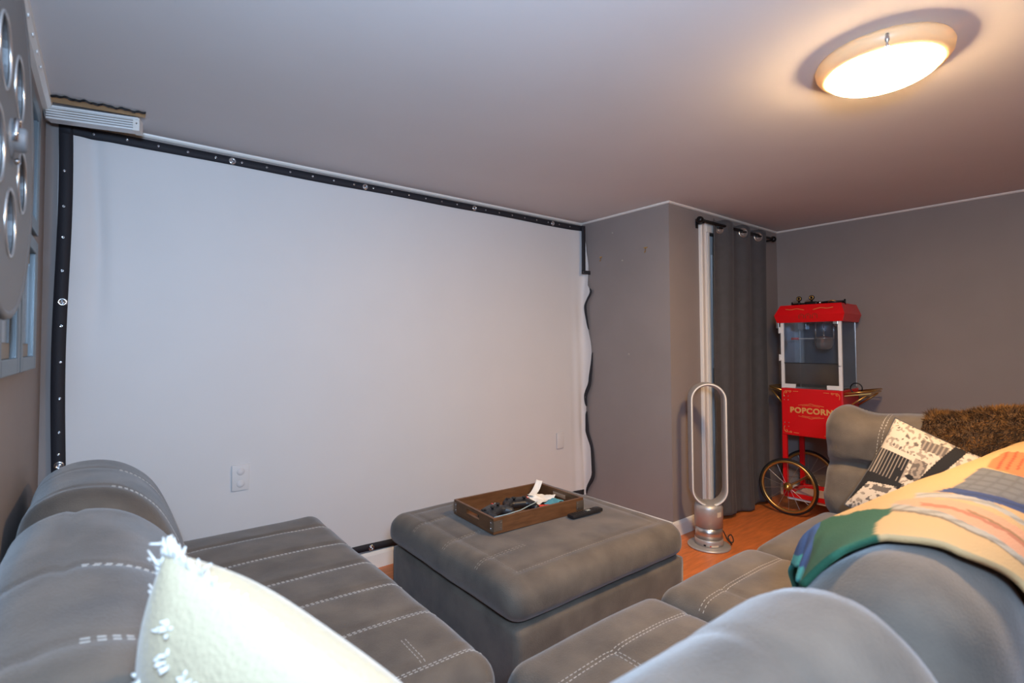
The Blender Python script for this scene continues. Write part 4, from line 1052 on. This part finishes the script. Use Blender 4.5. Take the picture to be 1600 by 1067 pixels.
#QPOLY-BEGIN
QPOLY = [
    ((46, 86, 146), [(-0.01,1.01),(0.1371,1.01),(0.1371,0.7305),(0.097,0.7219),(0.0549,0.6888),(0.0368,0.6509),(-0.01,0.6309)]),
    ((30, 84, 62), [(0.1371,1.01),(0.1371,0.7305),(0.097,0.7219),(0.0549,0.6888),(0.0368,0.6509),(-0.01,0.6309),(-0.01,0.4652),(0.0107,0.4852),(0.097,0.5137),(0.1405,0.5051),(0.1618,0.5089),(0.1912,0.5602),(0.211,0.6203),(0.1739,0.679),(0.1739,1.01)]),
    ((206, 150, 116), [(0.2007,0.5202),(0.1947,0.5089),(0.1906,0.5003),(0.1873,0.4916),(0.1839,0.4821),(0.1754,0.4675),(0.1739,0.4522),(0.1739,0.4374),(0.1744,0.4229),(0.1706,0.4126),(0.1672,0.4019),(0.1655,0.3906),(0.1649,0.3805),(0.1619,0.3684),(0.161,0.3566),(0.1594,0.3432),(0.1572,0.3324),(0.1507,0.32),(0.1446,0.3077),(0.1394,0.2959),(0.1356,0.284),(0.1324,0.2727),(0.1317,0.2637),(0.1345,0.2545),(0.1385,0.2442),(0.1157,0.2374),(0.0946,0.2316),(0.0743,0.2256),(0.0544,0.2194),(0.0557,0.2308),(0.0543,0.2396),(0.0532,0.2499),(0.0514,0.259),(0.0514,0.2663),(0.0517,0.273),(0.0535,0.2819),(0.0578,0.2899),(0.0604,0.2977),(0.0671,0.3083),(0.0709,0.3151),(0.0782,0.3254),(0.0805,0.3373),(0.0806,0.3469),(0.0821,0.3586),(0.0826,0.3691),(0.0862,0.3804),(0.0921,0.3929),(0.1003,0.407),(0.111,0.4204),(0.1141,0.4347),(0.1187,0.4499),(0.1237,0.4661),(0.1371,0.482),(0.1462,0.4911),(0.1538,0.4984),(0.166,0.5089),(0.1773,0.5197),(0.1806,0.5175),(0.1873,0.5185),(0.194,0.5194)]),
    ((178, 112, 84), [(0.1551,0.4676),(0.1514,0.4544),(0.1492,0.4396),(0.1475,0.4269),(0.1466,0.4142),(0.1405,0.4026),(0.1355,0.3905),(0.1323,0.3787),(0.131,0.3684),(0.1302,0.3562),(0.1286,0.3436),(0.126,0.3314),(0.1237,0.3217),(0.1149,0.3077),(0.1076,0.2964),(0.1016,0.2841),(0.0976,0.2734),(0.097,0.2649),(0.0976,0.2546),(0.1003,0.2448),(0.1015,0.2332),(0.1003,0.234),(0.0977,0.2326),(0.0958,0.2311),(0.0939,0.2319),(0.0916,0.2412),(0.0898,0.2521),(0.0882,0.2611),(0.0878,0.2699),(0.0908,0.2808),(0.097,0.2934),(0.1037,0.3047),(0.1137,0.3188),(0.1144,0.3273),(0.1174,0.3398),(0.1197,0.3509),(0.1208,0.3644),(0.1212,0.3751),(0.1237,0.3867),(0.1279,0.3974),(0.1338,0.4097),(0.1342,0.4221),(0.1356,0.4346),(0.1384,0.4497),(0.1405,0.4641),(0.1438,0.4653),(0.1472,0.4664),(0.1517,0.4675)]),
    ((150, 112, 78), [(0.1472,0.3946),(0.1421,0.3818),(0.1394,0.3705),(0.1386,0.3596),(0.1371,0.3476),(0.1348,0.3379),(0.1304,0.3286),(0.128,0.3197),(0.1237,0.3109),(0.1184,0.3018),(0.1113,0.2914),(0.108,0.284),(0.1037,0.2756),(0.1045,0.2663),(0.1063,0.2565),(0.1105,0.2479),(0.1149,0.2376),(0.1133,0.2367),(0.1117,0.2367),(0.1101,0.2367),(0.107,0.2354),(0.1042,0.2459),(0.1,0.2544),(0.097,0.2646),(0.097,0.2739),(0.1003,0.2827),(0.1046,0.2902),(0.1104,0.3004),(0.1171,0.3099),(0.1204,0.3188),(0.1237,0.3276),(0.1271,0.3365),(0.1295,0.3432),(0.1309,0.3567),(0.1314,0.3678),(0.1338,0.3799),(0.1381,0.3909),(0.1405,0.3924),(0.1424,0.3916),(0.1446,0.3931)]),
    ((168, 160, 146), [(0.194,0.5247),(0.1843,0.5148),(0.1739,0.5057),(0.1639,0.4966),(0.1538,0.4871),(0.1371,0.4703),(0.1306,0.4546),(0.1267,0.4381),(0.1221,0.4233),(0.1126,0.4098),(0.1042,0.3984),(0.0975,0.3861),(0.0931,0.3728),(0.0918,0.3627),(0.0912,0.3512),(0.0903,0.341),(0.087,0.3288),(0.0821,0.3195),(0.0769,0.3118),(0.0713,0.3018),(0.0669,0.2939),(0.0635,0.2861),(0.061,0.2781),(0.0582,0.268),(0.0588,0.2606),(0.0597,0.2523),(0.0617,0.2426),(0.0619,0.2312),(0.0605,0.2212),(0.0575,0.2203),(0.0544,0.2194),(0.0515,0.2189),(0.0485,0.2189),(0.0474,0.227),(0.0481,0.2374),(0.0468,0.2479),(0.0448,0.2567),(0.0435,0.2647),(0.0447,0.2722),(0.0468,0.2809),(0.0474,0.286),(0.0535,0.2973),(0.0569,0.3047),(0.0635,0.315),(0.0669,0.3217),(0.0702,0.3337),(0.0716,0.3432),(0.0726,0.355),(0.0725,0.3657),(0.0749,0.377),(0.0812,0.3905),(0.0889,0.4024),(0.0981,0.4152),(0.1011,0.4296),(0.106,0.4447),(0.1104,0.4614),(0.1204,0.4766),(0.1283,0.4852),(0.1371,0.494),(0.1475,0.503),(0.1572,0.5119),(0.1672,0.5157),(0.1773,0.5197),(0.1852,0.5207)]),
    ((120, 104, 86), [(0.1572,0.5119),(0.1475,0.503),(0.1371,0.494),(0.1283,0.4852),(0.1204,0.4766),(0.1104,0.4614),(0.106,0.4447),(0.1011,0.4296),(0.0981,0.4152),(0.0889,0.4024),(0.0812,0.3905),(0.0749,0.377),(0.0725,0.3657),(0.0726,0.355),(0.0716,0.3432),(0.0702,0.3337),(0.0669,0.3217),(0.0635,0.315),(0.0569,0.3047),(0.0535,0.2973),(0.0474,0.286),(0.0468,0.2809),(0.0447,0.2722),(0.0435,0.2647),(0.0448,0.2567),(0.0468,0.2479),(0.0481,0.2374),(0.0474,0.227),(0.0485,0.2189),(0.0468,0.2182),(0.0435,0.2159),(0.0435,0.2166),(0.0435,0.2173),(0.0435,0.2265),(0.044,0.2367),(0.0423,0.2457),(0.0405,0.2556),(0.0389,0.2617),(0.0382,0.2689),(0.041,0.2781),(0.0435,0.2865),(0.0468,0.2948),(0.0508,0.3023),(0.0569,0.3127),(0.0614,0.3195),(0.0638,0.3314),(0.0637,0.3404),(0.0655,0.3512),(0.066,0.363),(0.0681,0.3745),(0.0728,0.3854),(0.0803,0.4),(0.0889,0.411),(0.093,0.426),(0.097,0.4421),(0.1018,0.458),(0.1105,0.4739),(0.1171,0.4822),(0.126,0.4911),(0.1338,0.4983),(0.1472,0.51),(0.1485,0.5089),(0.1508,0.5094),(0.1538,0.5106)]),
    ((170, 164, 154), [(0.2361,0.503),(0.2241,0.4901),(0.214,0.4767),(0.2107,0.4664),(0.2128,0.4561),(0.2113,0.4449),(0.21,0.4331),(0.2093,0.4226),(0.2094,0.412),(0.2065,0.4024),(0.2042,0.3913),(0.2037,0.3788),(0.2056,0.3688),(0.2028,0.3594),(0.2005,0.3491),(0.1973,0.3402),(0.194,0.3303),(0.1885,0.3199),(0.1839,0.3125),(0.1789,0.3018),(0.1739,0.2929),(0.1716,0.284),(0.1686,0.2723),(0.1683,0.2626),(0.1712,0.253),(0.1673,0.252),(0.1635,0.2508),(0.1596,0.2498),(0.1558,0.2488),(0.1517,0.2587),(0.1506,0.2689),(0.1524,0.2781),(0.1565,0.2899),(0.1583,0.2967),(0.1639,0.3082),(0.1672,0.3158),(0.1734,0.3254),(0.1751,0.3331),(0.1788,0.3435),(0.1807,0.3538),(0.1831,0.3634),(0.1803,0.373),(0.1795,0.3846),(0.1806,0.3958),(0.1825,0.4048),(0.1817,0.4152),(0.1806,0.4251),(0.1814,0.4349),(0.1826,0.445),(0.1798,0.4546),(0.1781,0.4644),(0.1806,0.4749),(0.1873,0.4858),(0.1973,0.489),(0.2107,0.4942),(0.222,0.497)]),
    ((104, 106, 112), [(0.2494,0.4444),(0.3043,0.4479),(0.3565,0.4512),(0.4019,0.4519),(0.4642,0.4615),(0.443,0.4283),(0.4343,0.4024),(0.4333,0.3796),(0.4386,0.3582),(0.4422,0.3442),(0.4448,0.3305),(0.4482,0.3166),(0.4533,0.3018),(0.4013,0.2942),(0.3545,0.2873),(0.3101,0.2781),(0.2713,0.2674),(0.2628,0.2781),(0.2544,0.2875),(0.2508,0.2995),(0.2475,0.3107),(0.2475,0.3213),(0.2478,0.3318),(0.2475,0.3425),(0.2475,0.3538),(0.2408,0.3646),(0.2346,0.3752),(0.2308,0.3864),(0.2293,0.3964),(0.232,0.4083),(0.2363,0.4201),(0.2421,0.432)]),
    ((40, 62, 110), [(0.2207,0.469),(0.2269,0.4617),(0.2352,0.4574),(0.2444,0.4518),(0.2545,0.4461),(0.2493,0.4332),(0.2454,0.4217),(0.2428,0.4099),(0.2418,0.3993),(0.242,0.388),(0.2445,0.3774),(0.2496,0.3664),(0.256,0.3556),(0.2566,0.3433),(0.2575,0.3345),(0.2575,0.3237),(0.2588,0.3136),(0.2609,0.3025),(0.2642,0.2913),(0.2689,0.2787),(0.2766,0.2673),(0.2687,0.2663),(0.2598,0.2631),(0.2526,0.2615),(0.2456,0.2604),(0.2341,0.2708),(0.2247,0.28),(0.218,0.2909),(0.2128,0.3018),(0.2128,0.3136),(0.2109,0.3224),(0.2121,0.333),(0.2131,0.3445),(0.2096,0.3577),(0.2056,0.3688),(0.2035,0.3792),(0.2037,0.3905),(0.2045,0.4024),(0.2056,0.4118),(0.2092,0.4229),(0.214,0.4354),(0.2143,0.4431),(0.216,0.4513),(0.2173,0.4599)]),
    ((226, 112, 70), [(0.467,0.4504),(0.4961,0.459),(0.5284,0.4665),(0.5647,0.4734),(0.6023,0.4811),(0.6321,0.4835),(0.6589,0.4835),(0.6923,0.4865),(0.7358,0.4948),(0.72,0.4756),(0.7157,0.4629),(0.7168,0.4505),(0.7208,0.4391),(0.7331,0.426),(0.7494,0.4136),(0.7685,0.4003),(0.7869,0.3873),(0.6702,0.3563),(0.5853,0.3347),(0.5061,0.3136),(0.4493,0.3019),(0.445,0.316),(0.4421,0.3291),(0.4411,0.3432),(0.4386,0.3582),(0.4357,0.3779),(0.4385,0.3991),(0.4482,0.4228)]),
    ((150, 70, 40), [(0.7505,0.4928),(0.7492,0.4924),(0.746,0.4884),(0.7451,0.4852),(0.7426,0.4835),(0.6494,0.4606),(0.5786,0.4467),(0.5081,0.432),(0.4498,0.4201),(0.4503,0.4212),(0.4507,0.4224),(0.4522,0.426),(0.4528,0.427),(0.5117,0.4408),(0.5819,0.4543),(0.6516,0.4675)]),
    ((150, 70, 40), [(0.7402,0.4651),(0.7408,0.4632),(0.7414,0.4615),(0.7419,0.4602),(0.7429,0.4592),(0.6561,0.4392),(0.5884,0.4263),(0.5199,0.4143),(0.4634,0.4043),(0.4635,0.4056),(0.4647,0.4083),(0.465,0.4103),(0.4652,0.4116),(0.5219,0.4218),(0.5897,0.4339),(0.6557,0.4458)]),
    ((150, 70, 40), [(0.7567,0.442),(0.7582,0.4401),(0.7598,0.4395),(0.7614,0.4379),(0.7625,0.437),(0.6704,0.4163),(0.6056,0.4075),(0.5369,0.3937),(0.4827,0.3868),(0.4827,0.3883),(0.4834,0.3905),(0.4834,0.3912),(0.4834,0.3927),(0.5373,0.3998),(0.6054,0.4139),(0.6681,0.422)]),
    ((150, 70, 40), [(0.778,0.4227),(0.7796,0.4221),(0.7812,0.4201),(0.7826,0.4194),(0.784,0.4173),(0.691,0.3977),(0.6261,0.391),(0.5584,0.3787),(0.5024,0.3706),(0.5022,0.3723),(0.5024,0.3738),(0.5022,0.3754),(0.5021,0.377),(0.5574,0.3846),(0.6239,0.3964),(0.6865,0.4039)]),
]
#QPOLY-END
QP2 = [(c, p, (min(q[0] for q in p), max(q[0] for q in p), min(q[1] for q in p), max(q[1] for q in p))) for c, p in QPOLY]
def qcol(uv):
    c = lin((196, 160, 112))
    for (rgb, poly, bb) in QP2:
        if bb[0] <= uv[0] <= bb[1] and bb[2] <= uv[1] <= bb[3] and inside(uv, poly):
            c = lin(rgb)
            if rgb in ((168, 160, 146), (40, 62, 110), (170, 164, 154)) and math.sin(uv[0]*190+uv[1]*40) > .35: c = tuple(v*.72 for v in c)
            if rgb == (104, 106, 112) and (math.sin(uv[0]*150) > .55 or math.sin(uv[1]*210) > .6): c = tuple(v*.78 for v in c)
    c = tuple(v*.84 for v in c)
    if (uv[0] < .018 and uv[1] > .64) or (uv[0] < .10 and uv[1] > .965): c = lin((70, 170, 176))
    return c
paint(qo, [qcol(q) for q in QUV])
md = qo.modifiers.new('t', 'SOLIDIFY'); md.thickness = .012; md.offset = 1

# ------------------------------------------------------------------ brown fur throw over the far corner
ft = thing('fur_throw', 'shaggy brown faux fur throw over far sofa back', 'throw', (2.93, .38, .9))
def furs(u, v):
    y = .645-.55*u
    a = -1.15+2.3*v
    x = 2.925+.175*math.sin(a*1.25); z = .965+.085*u*.9-.26*(1-math.cos(a*1.2))*1.0
    p = Vector((x, y, z)); p += wr(p, 6, .022, 120)
    return p
vf = grid(furs, 60, 50)
fb = obj('fleece', vf, m_fur, ft); md = fb.modifiers.new('t', 'SOLIDIFY'); md.thickness = .015
tree = BVHTree.FromPolygons(vf[0], vf[1]); Vh = []; Fh = []
for i in range(16000):
    u, v = random.random(), random.random(); p = furs(u, v); q1 = furs(min(1, u+.01), v); q2 = furs(u, min(1, v+.01))
    n_ = (q1-p).cross(q2-p)
    if n_.length < 1e-9: continue
    n_.normalize()
    if n_.z < 0 and abs(v-.5) < .35: n_ = -n_
    if n_.dot(p-Vector((2.93, p.y, .8))) < 0: n_ = -n_
    cl = nz((p.x*30, p.y*30, p.z*30), 1.); cl2 = nz((p.x*30+9, p.y*30, p.z*30), 1.)
    d = (n_+Vector((cl, cl2, -.55+.5*cl))*.9+Vector((random.uniform(-1, 1), random.uniform(-1, 1), random.uniform(-1, 1)))*.25).normalized()
    L_ = random.uniform(.015, .03); sdv = d.cross(Vector((random.uniform(-1, 1), random.uniform(-1, 1), random.uniform(-1, 1)))).normalized()*.0016
    k_ = len(Vh); Vh += [p-sdv, p+sdv, p+d*L_]; Fh.append((k_, k_+1, k_+2))
fo = obj('pile', (Vh, Fh), m_fur2, ft, False); fo['kind'] = 'stuff'
